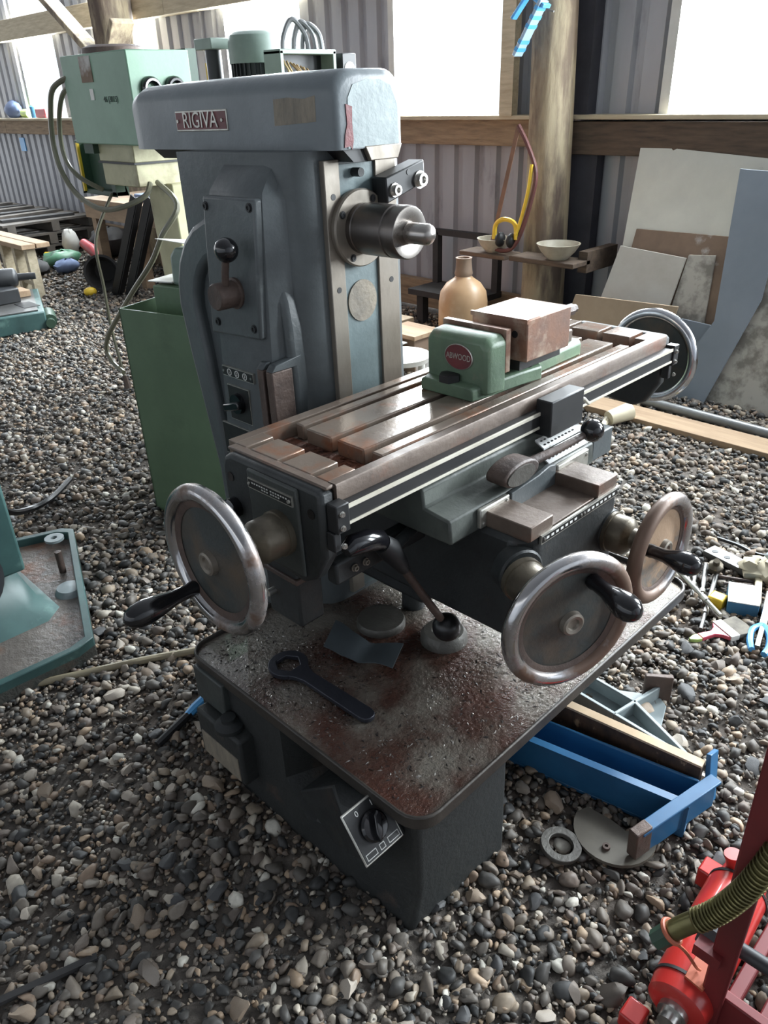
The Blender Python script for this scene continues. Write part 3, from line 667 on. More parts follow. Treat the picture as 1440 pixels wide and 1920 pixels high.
mb = MB(); mb.lathe([(0, 0.026), (0.016, 0.026), (0.018, 0.02)], (1.262, 1.077, 0.950), (0, 0, 1), 6); sub(mb, 'clamp_nut', 'black_matte', fj)
mb = MB(); mb.box(1.331, 1.349, 0.978, 1.158, 0.968, 1.064); part(mb, 'jaw_plate', 'jaw_rust', vise, bevel=0.002)
mb = MB(); mb.box(1.345, 1.68, 1.03, 1.115, 0.95, 0.984); part(mb, 'vise_slide', 'table_side_steel', vise, bevel=0.003)
mb = MB(); mb.box(1.372, 1.540, 0.952, 1.106, 0.986, 1.080); mj = part(mb, 'moving_jaw', 'jaw_rust', vise, bevel=0.003)
mb = MB(); mb.box(1.368, 1.374, 0.951, 1.107, 1.072, 1.0815); sub(mb, 'jaw_lip', 'jaw_rust', mj)
mb = MB(); mb.lathe([(0, 0.008), (0.001, 0.008), (0.001, 0)], (1.3715, 0.985, 1.045), (-1, 0, 0), 14); sub(mb, 'jaw_hole', 'black_matte', mj)
mb = MB(); mb.box(1.38, 1.54, 0.975, 1.03, 0.962, 0.986); sub(mb, 'jaw_keeper', 'black_matte', mj)
mb = MB(); mb.lathe([(0, 0.014), (0.03, 0.014), (0.032, 0.010), (0.045, 0.010)], (1.535, 0.968, 1.064), (1, 0, 0), 8); part(mb, 'vise_screw_end', 'rusty_iron', vise)
for x, y in ((1.44, 0.99),):
    mb = MB(); mb.lathe([(0, 0.008), (0.001, 0.008), (0.001, 0)], (x, y + 0.002, 0.9548), (0, 0, 1), 12); part(mb, 'oil_hole', 'black_matte', vise)

# ring spanner on the tray
spa = thing('spanner', 'dark flat ring spanner with hexagonal hole lying on the oily tray', 'spanner', (0.82, 1.07, 0.343), frame='M')
mb = MB(); hc = Vector((0.817, 1.194)); he = Vector((0.824, 0.925)); dd = (he - hc).normalized(); nn = Vector((-dd.y, dd.x))
def S2(a, b): q = hc + dd * a + nn * b; return (q.x, q.y)
outer = []; inner = []
NN = 48
for k in range(NN):
    a = 2 * math.pi * k / NN
    outer.append(S2(0.047 * math.cos(a), 0.047 * math.sin(a)))
    hx = 0.026 / max(math.cos(((a + math.pi / 6) % (math.pi / 3)) - math.pi / 6), 0.5)
    inner.append(S2(hx * math.cos(a), hx * math.sin(a)))
ring_plate(mb, outer, inner, 0.345, 0.357); part(mb, 'ring_head', 'spanner_steel', spa, bevel=0.0015)
mb = MB(); mb.prism([S2(a, b) for a, b in ((0.036, -0.030), (0.052, -0.022), (0.075, -0.017), (0.255, -0.019), (0.268, -0.015), (0.274, -0.006), (0.274, 0.006), (0.268, 0.015), (0.255, 0.019), (0.075, 0.017), (0.052, 0.022), (0.036, 0.030))], 'z', 0.3452, 0.3568); part(mb, 'spanner_handle', 'spanner_steel', spa, bevel=0.0015)

# curled rubber strip on the tray
mb = MB(); A_ = Vector((0.936, 1.176, 0)); B_ = Vector((1.005, 1.016, 0)); dl = B_ - A_; nd = Vector((dl.y, -dl.x, 0)).normalized() * -1
secs = []
for k in range(13):
    t = k / 12.0; p = A_ + dl * t; h = 0.347 + 0.012 * abs(math.sin(t * 3.3 * 1.6 + 0.4)) + (0.022 * max(0, 0.25 - t) / 0.25)
    w0, w1 = -0.040, 0.034
    tilt = 0.012 * math.cos(t * 5)
    secs.append([p + nd * w0 + Vector((0, 0, h)), p + nd * w1 + Vector((0, 0, h + tilt + 0.012)), p + nd * w1 + Vector((0, 0, h + tilt + 0.015)), p + nd * w0 + Vector((0, 0, h + 0.003))])
mb.loft(secs)
single(mb, 'rubber_strip', 'rubber_grey', 'curled grey rubber strip lying on the tray behind the spanner', 'rubber strip', frame='M')

# ================================================================== THE BARN
mat('cladding', (168, 170, 176), (150, 152, 158), rough=0.5, metal=0.1, scale=2.5, stretch=(1, 1, 0.3), c3=(112, 110, 116), scale3=5, amount3=(0.58, 0.75), rand=0.06)
mat('timber_board', (150, 124, 92), (116, 92, 68), rough=0.8, scale=5, stretch=(6, 1, 9), bump=0.2, bscale=30, c3=(86, 68, 54), scale3=4, amount3=(0.6, 0.75), rand=0.1)
mat('timber_dark', (104, 84, 66), (74, 60, 50), rough=0.85, scale=5, stretch=(6, 1, 9), bump=0.2, bscale=30, rand=0.1)
mat('timber_pale', (190, 176, 146), (164, 148, 118), rough=0.8, scale=5, stretch=(6, 1, 9), bump=0.15, bscale=30, rand=0.06)
mat('post_wood', (170, 154, 122), (118, 100, 82), rough=0.85, scale=4, stretch=(2.5, 2.5, 0.5), amount=(0.42, 0.62), bump=0.4, bscale=14, c3=(92, 76, 66), scale3=1.6, amount3=(0.5, 0.62))
mat('dark_plank', (62, 62, 72), (48, 48, 56), rough=0.8, scale=5)
mat('frame_white', (206, 206, 200), (190, 188, 180), rough=0.5, scale=6)
mat('roof_sheet', (118, 118, 122), (104, 104, 108), rough=0.6, scale=3)

def pane_material():
    m = bpy.data.materials.new('clear_sheet'); m.use_nodes = True
    nt = m.node_tree; N = nt.nodes; L = nt.links; N.clear()
    o = N.new('ShaderNodeOutputMaterial'); t = N.new('ShaderNodeBsdfTransparent'); g = N.new('ShaderNodeBsdfGlossy'); x = N.new('ShaderNodeMixShader')
    t.inputs[0].default_value = (0.95, 0.97, 0.98, 1); g.inputs['Roughness'].default_value = 0.15; x.inputs[0].default_value = 0.05
    L.new(t.outputs[0], x.inputs[1]); L.new(g.outputs[0], x.inputs[2]); L.new(x.outputs[0], o.inputs[0])
    MATS['clear_sheet'] = m
pane_material()

def struct_empty(name):
    o = bpy.data.objects.new(name, None); COL.objects.link(o); o['kind'] = 'structure'; o.empty_display_size = 0.05; return o
def struct(mb, name, m, bevel=0.0, smooth=40):
    o = part(mb, name, m, None, bevel, smooth=smooth); o['kind'] = 'structure'; return o
def child(mb, name, m, parent, bevel=0.0, smooth=40, label=None):
    return part(mb, name, m, parent, bevel, smooth=smooth, label=label)

def sheet(y0, y1, z0, z1, x=WALLX, flip=1):
    ys = []; y = y0; P = 0.186
    pat = ((0, 0), (0.105, 0), (0.122, 0.03), (0.168, 0.03))
    k = math.floor(y0 / P)
    while k * P < y1:
        for a, d in pat:
            yy = k * P + a
            if y0 - 1e-6 <= yy <= y1 + 1e-6: ys.append((yy, d))
        k += 1
    if ys[0][0] > y0 + 1e-4: ys.insert(0, (y0, ys[0][1]))
    if ys[-1][0] < y1 - 1e-4: ys.append((y1, ys[-1][1]))
    mb = MB()
    prof = [(x + d * flip, yy) for yy, d in ys] + [(x + (d + 0.006) * flip, yy) for yy, d in reversed(ys)]
    return mb.prism(prof, 'z', z0, z1)

wall = struct_empty('wall_back')
y = -4.0
while y < 15.5:
    child(sheet(y, y + 1.09, 0.05, SILL), 'cladding_sheet', 'cladding', wall, smooth=20); y += 1.09
edges = [-4.0] + [e for ab in WIN for e in ab] + [15.6]
for i in range(0, len(edges), 2):
    a, b = edges[i], edges[i + 1]
    if b - a > 0.05: child(sheet(a, b, SILL, EAVE), 'cladding_sheet', 'cladding', wall, smooth=20)
for n, (a, b) in enumerate(WIN):
    w = struct_empty('window_%d' % (n + 1))
    mb = MB(); mb.box(WALLX + 0.045, WALLX + 0.051, a, b, SILL, EAVE); child(mb, 'pane', 'clear_sheet', w)
    if n in (2, 3):
        for e in (a, b):
            mb = MB(); mb.box(4.50, 4.64, e - 0.028, e + 0.028, SILL, EAVE); child(mb, 'jamb', 'frame_white', w)
    if n == 3:
        mb = MB(); mb.box(4.44, 4.50, a - 0.10, a - 0.0, SILL, EAVE); child(mb, 'jamb', 'timber_pale', w)
# sill boards, girt and baseboard
def board_run(name, pieces, m, bevel=0.004):
    e = struct_empty(name)
    for b in pieces:
        mb = MB(); mb.box(*b); child(mb, 'board', m, e, bevel)
    return e
board_run('trim_1', [(4.49, 4.58, a, b - 0.004, 1.19, 1.345) for a, b in ((3.08, 5.6), (5.6, 8.0), (8.0, 11.5), (11.5, 15.5))], 'timber_board')
board_run('trim_2', [(4.47, 4.58, a, b - 0.004, 1.155, 1.335) for a, b in ((-4.0, 0.2), (0.2, 2.92))], 'timber_dark')
board_run('trim_3', [(4.45, 4.63, a, b - 0.004, 1.345, 1.37) for a, b in ((3.08, 5.6), (5.6, 8.0), (8.0, 11.5), (11.5, 15.5), (-4.0, 2.92))], 'timber_pale')
board_run('trim_4', [(4.44, 4.55, a, b - 0.004, 2.19, 2.40) for a, b in ((-4.0, 0.5), (0.5, 4.6), (4.6, 7.2), (7.2, 11.0), (11.0, 15.5))], 'timber_pale')
board_run('baseboard_back', [(4.52, 4.585, a, b - 0.004, 0.03, 0.235) for a, b in ((-4.0, -0.4), (-0.4, 2.9), (2.9, 5.8), (5.8, 9.0), (9.0, 12.2), (12.2, 15.5))], 'timber_board')

def trunk(name, x, y, r0, r1, z1, seed, m='post_wood'):
    rr = random.Random(seed); secs = []
    K = 18; ph = [rr.uniform(0, 6.28) for _ in range(6)]
    for k in range(K + 1):
        t = k / K; z = -0.1 + (z1 + 0.1) * t; r = r0 + (r1 - r0) * t
        cx = x + 0.02 * math.sin(t * 3 + ph[0]); cy = y + 0.03 * math.sin(t * 2.2 + ph[1])
        secs.append([(cx + (r * (1 + 0.07 * math.sin(3 * a + ph[2] + t * 2) + 0.05 * math.sin(7 * a + ph[3]))) * math.cos(a), cy + (r * (1 + 0.07 * math.sin(2 * a + ph[4] - t * 3) + 0.04 * math.sin(9 * a + ph[5]))) * math.sin(a), z) for a in [2 * math.pi * i / 24 for i in range(24)]])
    mb = MB(); mb.loft(secs); return mb
struct(trunk('trim_5', 4.32, 2.94, 0.135, 0.12, 3.3, 1), 'trim_5', 'post_wood')
struct(trunk('trim_6', 4.25, 7.78, 0.15, 0.20, 3.3, 5), 'trim_6', 'post_wood')
mb = MB(); mb.box(4.50, 4.58, 2.70, 2.90, 0.0, 1.155); struct(mb, 'trim_7', 'dark_plank')
mb = MB(); mb.box(4.50, 4.60, 2.80, 2.93, 1.37, 3.3); struct(mb, 'trim_8', 'dark_plank')
mb = MB(); mb.bar((4.05, 8.95, 2.62), (4.05, 7.75, 1.86), 0.06, 0.16, (1, 0, 0)); mb.bar((4.1, 7.35, 2.15), (4.1, 7.75, 1.7), 0.06, 0.22, (1, 0, 0))
struct(mb, 'trim_9', 'post_wood', 0.01)

# unseen roof and opposite wall, added to cut ambient light; far end open
mb = MB()
mb.add([(5.0, -4, EAVE), (0.1, -4, 4.6), (-4.8, -4, EAVE), (5.0, 15.6, EAVE), (0.1, 15.6, 4.6), (-4.8, 15.6, EAVE), (5.0, -4, EAVE + .03), (0.1, -4, 4.63), (-4.8, -4, EAVE + .03), (5.0, 15.6, EAVE + .03), (0.1, 15.6, 4.63), (-4.8, 15.6, EAVE + .03)],
       [(0, 1, 4, 3), (1, 2, 5, 4), (6, 9, 10, 7), (7, 10, 11, 8), (0, 3, 9, 6), (2, 8, 11, 5), (0, 6, 7, 1), (1, 7, 8, 2), (3, 4, 10, 9), (4, 5, 11, 10)])
struct(mb, 'unseen_ceiling', 'roof_sheet')
fw = struct_empty('unseen_wall_front')  # unseen wall, its height set to limit side light
for a, b, z0, z1 in ((-4.0, 15.6, 0.0, 2.5),):
    child(sheet(a, b, z0, z1, -4.5, -1), 'cladding_sheet', 'cladding', fw, smooth=20)

mb = MB(); mb.box(-4.6, 4.7, -4.06, -4.0, 0.0, EAVE); mb.prism([(-4.6, EAVE), (4.7, EAVE), (0.1, 4.6)], 'y', -4.06, -4.0)
struct(mb, 'unseen_wall_right', 'cladding')  # unseen end wall, added to keep sky light off the near side

# ------------------------------------------------------------------ gravel floor
mat('ground_fines', (104, 96, 88), (72, 67, 62), rough=0.95, scale=40, bump=0.5, bscale=90, c3=(96, 84, 74), scale3=2.0, amount3=(0.45, 0.65))
def gravel_material():
    m = bpy.data.materials.new('gravel_stone'); m.use_nodes = True
    nt = m.node_tree; N = nt.nodes; L = nt.links; b = N['Principled BSDF']
    at = N.new('ShaderNodeAttribute'); at.attribute_name = 'stone_colour'
    tc = N.new('ShaderNodeTexCoord'); n = N.new('ShaderNodeTexNoise'); n.inputs['Scale'].default_value = 120; n.inputs['Detail'].default_value = 4
    L.new(tc.outputs['Object'], n.inputs['Vector'])
    mr = N.new('ShaderNodeMapRange'); mr.inputs[3].default_value = 0.72; mr.inputs[4].default_value = 1.25; L.new(n.outputs['Fac'], mr.inputs[0])
    mx = N.new('ShaderNodeVectorMath'); mx.operation = 'SCALE'; L.new(at.outputs['Color'], mx.inputs[0]); L.new(mr.outputs[0], mx.inputs['Scale'])
    L.new(mx.outputs[0], b.inputs['Base Color']); b.inputs['Roughness'].default_value = 0.6
    MATS['gravel_stone'] = m
gravel_material()

STONE_COLOURS = [((100, 92, 84), 5), ((76, 73, 70), 5), ((54, 54, 54), 5), ((120, 108, 96), 5), ((146, 128, 108), 3.5), ((168, 140, 112), 2.2), ((132, 108, 88), 2.4), ((176, 164, 148), 1.8), ((200, 194, 182), 0.9), ((104, 90, 80), 4)]
SC = np.array([srgb((c[0] * 0.97, c[1] * 0.97, c[2] * 0.95), 0.78) for c, w in STONE_COLOURS]); SWT = np.array([w for c, w in STONE_COLOURS], float); SWT /= SWT.sum()

def ico(sub):
    bm = bmesh.new(); bmesh.ops.create_icosphere(bm, subdivisions=sub, radius=1.0)
    v = np.array([p.co[:] for p in bm.verts]); f = np.array([[q.index for q in t.verts] for t in bm.faces]); bm.free(); return v, f
def stone_templates(sub, n, seed):
    rs = np.random.RandomState(seed); v0, f = ico(sub); out = []
    for k in range(n):
        v = v0.copy()
        for j in range(8):                                   # flatten against random planes: angular chips
            d = rs.randn(3); d /= np.linalg.norm(d); lim = rs.uniform(0.36, 0.82)
            h = v @ d; v -= np.outer(np.maximum(h - lim, 0), d)
        v *= 1 + 0.05 * rs.randn(len(v), 1)
        v *= np.array([1.0, rs.uniform(0.62, 0.9), rs.uniform(0.42, 0.68)])
        out.append(v)
    return out, f
def rot_mats(rs, n, tilt):
    a = rs.rand(n) * 2 * np.pi; b = rs.randn(n) * tilt; c = rs.randn(n) * tilt
    ca, sa, cb, sb, cc, sc_ = np.cos(a), np.sin(a), np.cos(b), np.sin(b), np.cos(c), np.sin(c)
    Z = np.zeros((n, 3, 3)); Z[:, 0, 0] = ca; Z[:, 0, 1] = -sa; Z[:, 1, 0] = sa; Z[:, 1, 1] = ca; Z[:, 2, 2] = 1
    Xr = np.zeros((n, 3, 3)); Xr[:, 0, 0] = 1; Xr[:, 1, 1] = cb; Xr[:, 1, 2] = -sb; Xr[:, 2, 1] = sb; Xr[:, 2, 2] = cb
    Yr = np.zeros((n, 3, 3)); Yr[:, 0, 0] = cc; Yr[:, 0, 2] = sc_; Yr[:, 2, 0] = -sc_; Yr[:, 2, 2] = cc; Yr[:, 1, 1] = 1
    return Z @ Xr @ Yr
CAMV = np.array(scene.camera.matrix_world.translation[:])
CAMR = np.array(scene.camera.matrix_world.to_3x3())
def in_view(p, margin=0.24):
    q = (p - CAMV) @ CAMR
    return (-q[:, 2] > 0.2) & (np.abs(q[:, 0] / -q[:, 2]) < 0.5003 + margin) & (np.abs(q[:, 1] / -q[:, 2]) < 0.667 + margin)
KEEP_OUT = [(0.70, 0.99, 0.71, 1.39), (0.96, 1.59, 1.03, 1.71), (-0.6, 0.66, 2.06, 2.75), (1.42, 1.80, 2.25, 2.70)]
def scatter(n, x0, x1, y0, y1, seed):
    rs = np.random.RandomState(seed)
    p = np.stack([rs.uniform(x0, x1, n), rs.uniform(y0, y1, n), np.zeros(n)], 1)
    ok = in_view(p)
    for a, b, c, d in KEEP_OUT: ok &= ~((p[:, 0] > a) & (p[:, 0] < b) & (p[:, 1] > c) & (p[:, 1] < d))
    return p[ok]
def gravel_mesh(name, pts, sizes, sub, seed, zsink, parent, tilt=0.35, dull=1.0):
    rs = np.random.RandomState(seed); T, f = stone_templates(sub, 16, seed + 1); n = len(pts); nv = len(T[0]); nf = len(f)
    TT = np.array(T); idx = rs.randint(0, len(T), n)
    V = np.einsum('nij,nkj->nki', rot_mats(rs, n, tilt), TT[idx] * sizes[:, None, None])
    P = pts.copy(); P[:, 2] = zsink * sizes + rs.uniform(-0.004, 0.004, n)
    V += P[:, None, :]
    F = (f[None] + (np.arange(n) * nv)[:, None, None]).reshape(-1)
    me = bpy.data.meshes.new(name)
    me.vertices.add(n * nv); me.vertices.foreach_set('co', V.reshape(-1))
    me.loops.add(n * nf * 3); me.loops.foreach_set('vertex_index', F.astype(np.int32))
    me.polygons.add(n * nf); me.polygons.foreach_set('loop_start', np.arange(0, n * nf * 3, 3, dtype=np.int32))
    me.update(calc_edges=True); me.validate()
    colr = SC[rs.choice(len(SC), n, p=SWT)]  * rs.uniform(0.75, 1.2, (n, 1)) * dull
    c4 = np.ones((n, nv, 4)); c4[:, :, :3] = colr[:, None, :]
    at = me.color_attributes.new('stone_colour', 'FLOAT_COLOR', 'POINT'); at.data.foreach_set('color', c4.reshape(-1))
    me.materials.append(MATS['gravel_stone'])
    o = bpy.data.objects.new(name, me); COL.objects.link(o)
    if parent: o.parent = parent
    o['kind'] = 'stuff'
    return o
def ln_sizes(n, mu, sg, lo, hi, seed):
    return np.clip(np.exp(np.random.RandomState(seed).normal(math.log(mu), sg, n)), lo, hi)

mb = MB()
NX, NY = 60, 110
rs_ = np.random.RandomState(2); ph_ = rs_.uniform(0, 6.28, (6, 2)); fr_ = rs_.uniform(0.8, 3.2, (6, 2))
def ground_z(x, y): return -0.006 + 0.004 * sum(math.sin(fr_[k][0] * x + ph_[k][0]) * math.sin(fr_[k][1] * y + ph_[k][1]) for k in range(6)) / 2
vs = [( -4.6 + 9.6 * i / NX, -4.0 + 19.6 * j / NY, 0) for j in range(NY + 1) for i in range(NX + 1)]
mb.v = [(x, y, ground_z(x, y)) for x, y, _ in vs]
mb.f = [(j * (NX + 1) + i, j * (NX + 1) + i + 1, (j + 1) * (NX + 1) + i + 1, (j + 1) * (NX + 1) + i) for j in range(NY) for i in range(NX)]
floor = struct(mb, 'floor', 'ground_fines')

near = scatter(44000, -0.5, 2.0, -0.3, 2.4, 11)
dn0 = np.hypot(near[:, 0], near[:, 1]); fine = near[dn0 > 1.45]; near = near[dn0 <= 1.45]
gravel_mesh('gravel', fine, ln_sizes(len(fine), 0.0085, 0.52, 0.0035, 0.027, 15), 1, 16, 0.25, floor)
gravel_mesh('gravel', near, ln_sizes(len(near), 0.0085, 0.52, 0.0035, 0.027, 12), 2, 13, 0.25, floor)
mid = scatter(90000, 0.0, 4.5, -0.6, 6.0, 21)
dm = np.hypot(mid[:, 0], mid[:, 1]); mid = mid[(dm > 1.9)]
gravel_mesh('gravel', mid, ln_sizes(len(mid), 0.0130, 0.45, 0.005, 0.034, 22), 1, 23, 0.3, floor)
far = scatter(34000, 0.5, 4.5, 6.0, 14.0, 31)
gravel_mesh('gravel', far, ln_sizes(len(far), 0.019, 0.35, 0.009, 0.04, 32), 1, 33, 0.25, floor, dull=0.8)

# the three hundred stones that show largest, each an object of its own
T3, f3 = stone_templates(2, 10, 77)
mat('loose_stone_a', (120, 106, 92), (88, 80, 74), rough=0.6, scale=50, bump=0.15, bscale=200, rand=0.35)
mat('loose_stone_b', (160, 138, 114), (124, 106, 88), rough=0.6, scale=50, bump=0.15, bscale=200, rand=0.25)
mat('loose_stone_c', (72, 72, 72), (56, 56, 58), rough=0.6, scale=50, bump=0.15, bscale=200, rand=0.3)
mat('loose_stone_d', (176, 164, 148), (146, 132, 116), rough=0.6, scale=50, bump=0.15, bscale=200, rand=0.2)
SM = []
for k in range(10):
    for q, mm in enumerate(('loose_stone_a', 'loose_stone_b', 'loose_stone_c', 'loose_stone_d')):
        me = bpy.data.meshes.new('stone'); me.from_pydata([tuple(p) for p in T3[k]], [], [tuple(int(i) for i in t) for t in f3]); me.shade_smooth(); me.set_sharp_from_angle(angle=0.6)
        me.materials.append(MATS[mm]); SM.append(me)
big = scatter(3000, 0.0, 2.2, -0.05, 2.3, 41)
rb = np.random.RandomState(5); sel = []
for p in big:
    if all((p[0] - q[0]) ** 2 + (p[1] - q[1]) ** 2 > 0.045 ** 2 for q in sel): sel.append(p)
    if len(sel) >= 300: break
for p in sel:
    o = bpy.data.objects.new('stone', SM[rb.choice(40)]); COL.objects.link(o); o.parent = floor
    s = float(np.clip(math.exp(rb.normal(math.log(0.023), 0.28)), 0.014, 0.042))
    o.scale = (s, s, s); o.location = (p[0], p[1], s * 0.35); o.rotation_euler = (rb.normal(0, 0.3), rb.normal(0, 0.3), rb.uniform(0, 6.28))

# ================================================================== THINGS AROUND THE MILL
mat('green_sheet', (112, 152, 124), (98, 136, 110), rough=0.42, scale=4, bump=0.04)
mat('green_dark', (50, 80, 60), (40, 64, 50), rough=0.5, scale=5)
mat('green_cab', (92, 120, 86), (78, 104, 74), rough=0.45, scale=4, c3=(62, 84, 58), scale3=3, amount3=(0.55, 0.75))
mat('cream_paint', (188, 182, 140), (160, 152, 112), rough=0.5, scale=5, c3=(130, 120, 88), scale3=4, amount3=(0.58, 0.72))
mat('grey_green', (122, 142, 130), (104, 122, 112), rough=0.45, scale=5)
mat('fin_black', (44, 46, 50), (34, 36, 38), rough=0.5, scale=8)
mat('orange_paint', (170, 92, 48), (104, 66, 50), rough=0.55, scale=4, amount=(0.45, 0.6), c3=(44, 42, 42), scale3=3, amount3=(0.5, 0.62))
mat('wire_tan', (178, 150, 98), (140, 112, 76), rough=0.6, scale=20)
mat('hose_olive', (110, 108, 86), (90, 88, 70), rough=0.35, scale=8)
mat('hose_beige', (150, 138, 108), (126, 114, 88), rough=0.5, scale=8)
mat('yellow_paint', (224, 190, 56), (206, 168, 44), rough=0.45, scale=9, sat=1)
mat('white_sheet', (214, 212, 204), (196, 192, 182), rough=0.5, scale=5)
mat('teal_paint', (58, 96, 93), (42, 72, 71), rough=0.42, scale=5, c3=(92, 132, 124), scale3=8, amount3=(0.6, 0.75))
mat('teal_tray', (112, 104, 96), (84, 76, 70), rough=0.45, scale=9, c3=(118, 72, 46), scale3=5, amount3=(0.52, 0.66), bump=0.4, bscale=50)
mat('steel_plain', (120, 120, 118), (96, 94, 92), rough=0.4, metal=0.7, scale=10)
mat('cable_black', (24, 24, 26), rough=0.4)
mat('jug_plastic', (180, 142, 100), (162, 124, 84), rough=0.4, scale=4, c3=(196, 172, 146), scale3=3, amount3=(0.5, 0.7))
mat('stoneware', (176, 170, 150), (148, 138, 118), rough=0.5, scale=10)
mat('saw_red', (110, 54, 50), (86, 50, 48), rough=0.45, scale=10)
mat('blade_rust', (132, 98, 78), (104, 80, 66), rough=0.6, metal=0.3, scale=12)
mat('level_blue', (70, 150, 210), (96, 168, 220), rough=0.35, scale=6, sat=1)
mat('level_clear', (170, 200, 222), (150, 186, 214), rough=0.3, scale=6, trans=0.25)
mat('board_white', (206, 206, 192), (190, 190, 178), rough=0.6, scale=3, c3=(120, 124, 122), scale3=6, amount3=(0.68, 0.76))
mat('board_brown', (134, 108, 86), (112, 90, 72), rough=0.75, scale=5, c3=(190, 186, 180), scale3=2.5, amount3=(0.52, 0.6))
mat('board_pale', (188, 186, 176), (168, 162, 148), rough=0.6, scale=3, c3=(110, 126, 124), scale3=2.2, amount3=(0.66, 0.74))
mat('board_mottled', (172, 168, 156), (122, 118, 108), rough=0.7, scale=9, amount=(0.45, 0.6))
mat('board_grey', (124, 136, 148), (112, 124, 136), rough=0.55, scale=3)
mat('board_card', (164, 144, 116), (144, 124, 98), rough=0.8, scale=4)
mat('plank_tan', (172, 142, 108), (148, 118, 88), rough=0.8, scale=4, stretch=(9, 1, 6), bump=0.15, bscale=30)
mat('pipe_grey', (140, 142, 142), (118, 120, 120), rough=0.4, metal=0.5, scale=10)
mat('cup_cream', (218, 206, 172), (198, 184, 150), rough=0.45, scale=6)
mat('channel_blue', (42, 102, 146), (34, 84, 124), rough=0.4, scale=5, sat=0.95)
mat('wood_dark_end', (96, 70, 50), (54, 42, 38), rough=0.75, scale=4, stretch=(1, 7, 5), c3=(170, 140, 104), scale3=5, amount3=(0.62, 0.72))
mat('wood_edge', (214, 186, 148), (190, 158, 118), rough=0.75, scale=8)
mat('cast_grey', (134, 146, 148), (112, 124, 126), rough=0.5, scale=7)
mat('plate_khaki', (104, 98, 86), (82, 76, 66), rough=0.55, metal=0.2, scale=9)
mat('ram_red', (186, 50, 44), (164, 40, 38), rough=0.28, scale=4, coat=0.3, sat=1)
mat('frame_red', (112, 34, 36), (86, 28, 30), rough=0.5, scale=5, sat=1)
mat('label_orange', (196, 92, 58), (176, 80, 50), rough=0.5, scale=9)
mat('spring_olive', (126, 118, 66), (96, 90, 56), rough=0.3, metal=0.7, scale=12)
mat('brush_pink', (206, 88, 104), (186, 74, 92), rough=0.35, scale=6, sat=1)
mat('bristle', (120, 112, 98), (88, 82, 72), rough=0.8, scale=40)
mat('box_blue', (52, 120, 160), (44, 100, 140), rough=0.5, scale=6)
mat('rag_cream', (206, 194, 162), (176, 162, 132), rough=0.85, scale=7)
mat('rubbish_dark', (52, 50, 50), (38, 37, 38), rough=0.8, scale=7)
mat('bench_wood', (160, 132, 102), (128, 104, 80), rough=0.8, scale=5, stretch=(1, 1, 4))
mat('pallet_wood', (96, 88, 80), (66, 62, 58), rough=0.85, scale=5)
mat('red_plastic', (186, 66, 72), (160, 54, 60), rough=0.4, scale=6, sat=0.85)
mat('green_plastic', (74, 138, 96), (52, 100, 78), rough=0.5, scale=6, sat=0.75, c3=(60, 60, 58), scale3=9, amount3=(0.55, 0.65))
mat('lime_plastic', (172, 200, 96), (150, 180, 80), rough=0.4, scale=6)
mat('blue_cloth', (108, 128, 168), (88, 106, 146), rough=0.8, scale=6)
mat('ink_dark', (58, 78, 66), rough=0.6)

# ---- green box-headed drilling machine behind the mill
dr = thing('pillar_drill', 'drilling machine with pale green box head and cream body behind the overarm', 'drilling machine', (1.86, 3.15, 0.0))
mb = MB(); mb.box(1.60, 1.86, 2.90, 3.42, 1.37, 1.68); hd = part(mb, 'drill_head', 'green_sheet', dr, bevel=0.004)
mb = MB(); mb.box(1.855, 1.90, 2.91, 3.41, 1.38, 1.685); sub(mb, 'head_lid_edge', 'green_dark', hd)
mb = MB(); mb.box(1.597, 1.602, 3.17, 3.26, 1.585, 1.672); sub(mb, 'tape_patch', 'board_brown', hd)
mb = MB(); mb.box(1.597, 1.602, 3.185, 3.212, 1.525, 1.563); sub(mb, 'sticker', 'white_sheet', hd)
place_text('46 (3015)', 0.028, 'ink_dark', hd, (1.5985, 3.06, 1.525), (0, -1, 0), (0, 0, 1), 0.0006, 'pen_marks')
mb = MB(); mb.lathe([(0, 0.12), (0.02, 0.118), (0.03, 0.09)], (1.73, 3.22, 1.68), (0, 0, 1), 24); sub(mb, 'head_cap', 'rusty_iron', hd)
for x in (1.66, 1.76):
    mb = MB(); mb.lathe([(0.020 * math.sin(2 * math.pi * k / 10), 0.03 + 0.012 * math.cos(2 * math.pi * k / 10)) for k in range(10)], (x + 0.02, 2.895, 1.555), (0, -1, 0), 20, closed=True); sub(mb, 'control_knob', 'black_plastic', hd)
mb = MB(); mb.box(1.665, 1.90, 3.08, 3.37, 1.30, 1.37); bd = part(mb, 'drill_body', 'cream_paint', dr, bevel=0.004)
mb = MB(); mb.box(1.66, 1.905, 3.075, 3.375, 1.294, 1.302); sub(mb, 'body_seam', 'black_matte', bd)
mb = MB(); mb.box(1.67, 1.91, 3.085, 3.365, 1.21, 1.296); sub(mb, 'body_skirt', 'cream_paint', bd, 0.004)
mb = MB(); mb.hexa([(1.83, 3.06, 0.0), (1.97, 3.06, 0.0), (1.97, 3.24, 0.0), (1.83, 3.24, 0.0), (1.79, 3.04, 1.215), (1.97, 3.04, 1.215), (1.97, 3.24, 1.215), (1.79, 3.24, 1.215)]); part(mb, 'drill_column', 'cream_paint', dr, bevel=0.006)
mb = MB(); mb.box(1.74, 1.80, 3.42, 3.74, 1.15, 1.17); mb.box(1.74, 1.80, 3.42, 3.46, 1.15, 1.37); mb.box(1.78, 1.80, 3.42, 3.74, 1.15, 1.37); mb.box(1.74, 1.80, 3.70, 3.74, 1.15, 1.37); part(mb, 'side_frame', 'green_dark', dr, bevel=0.003)
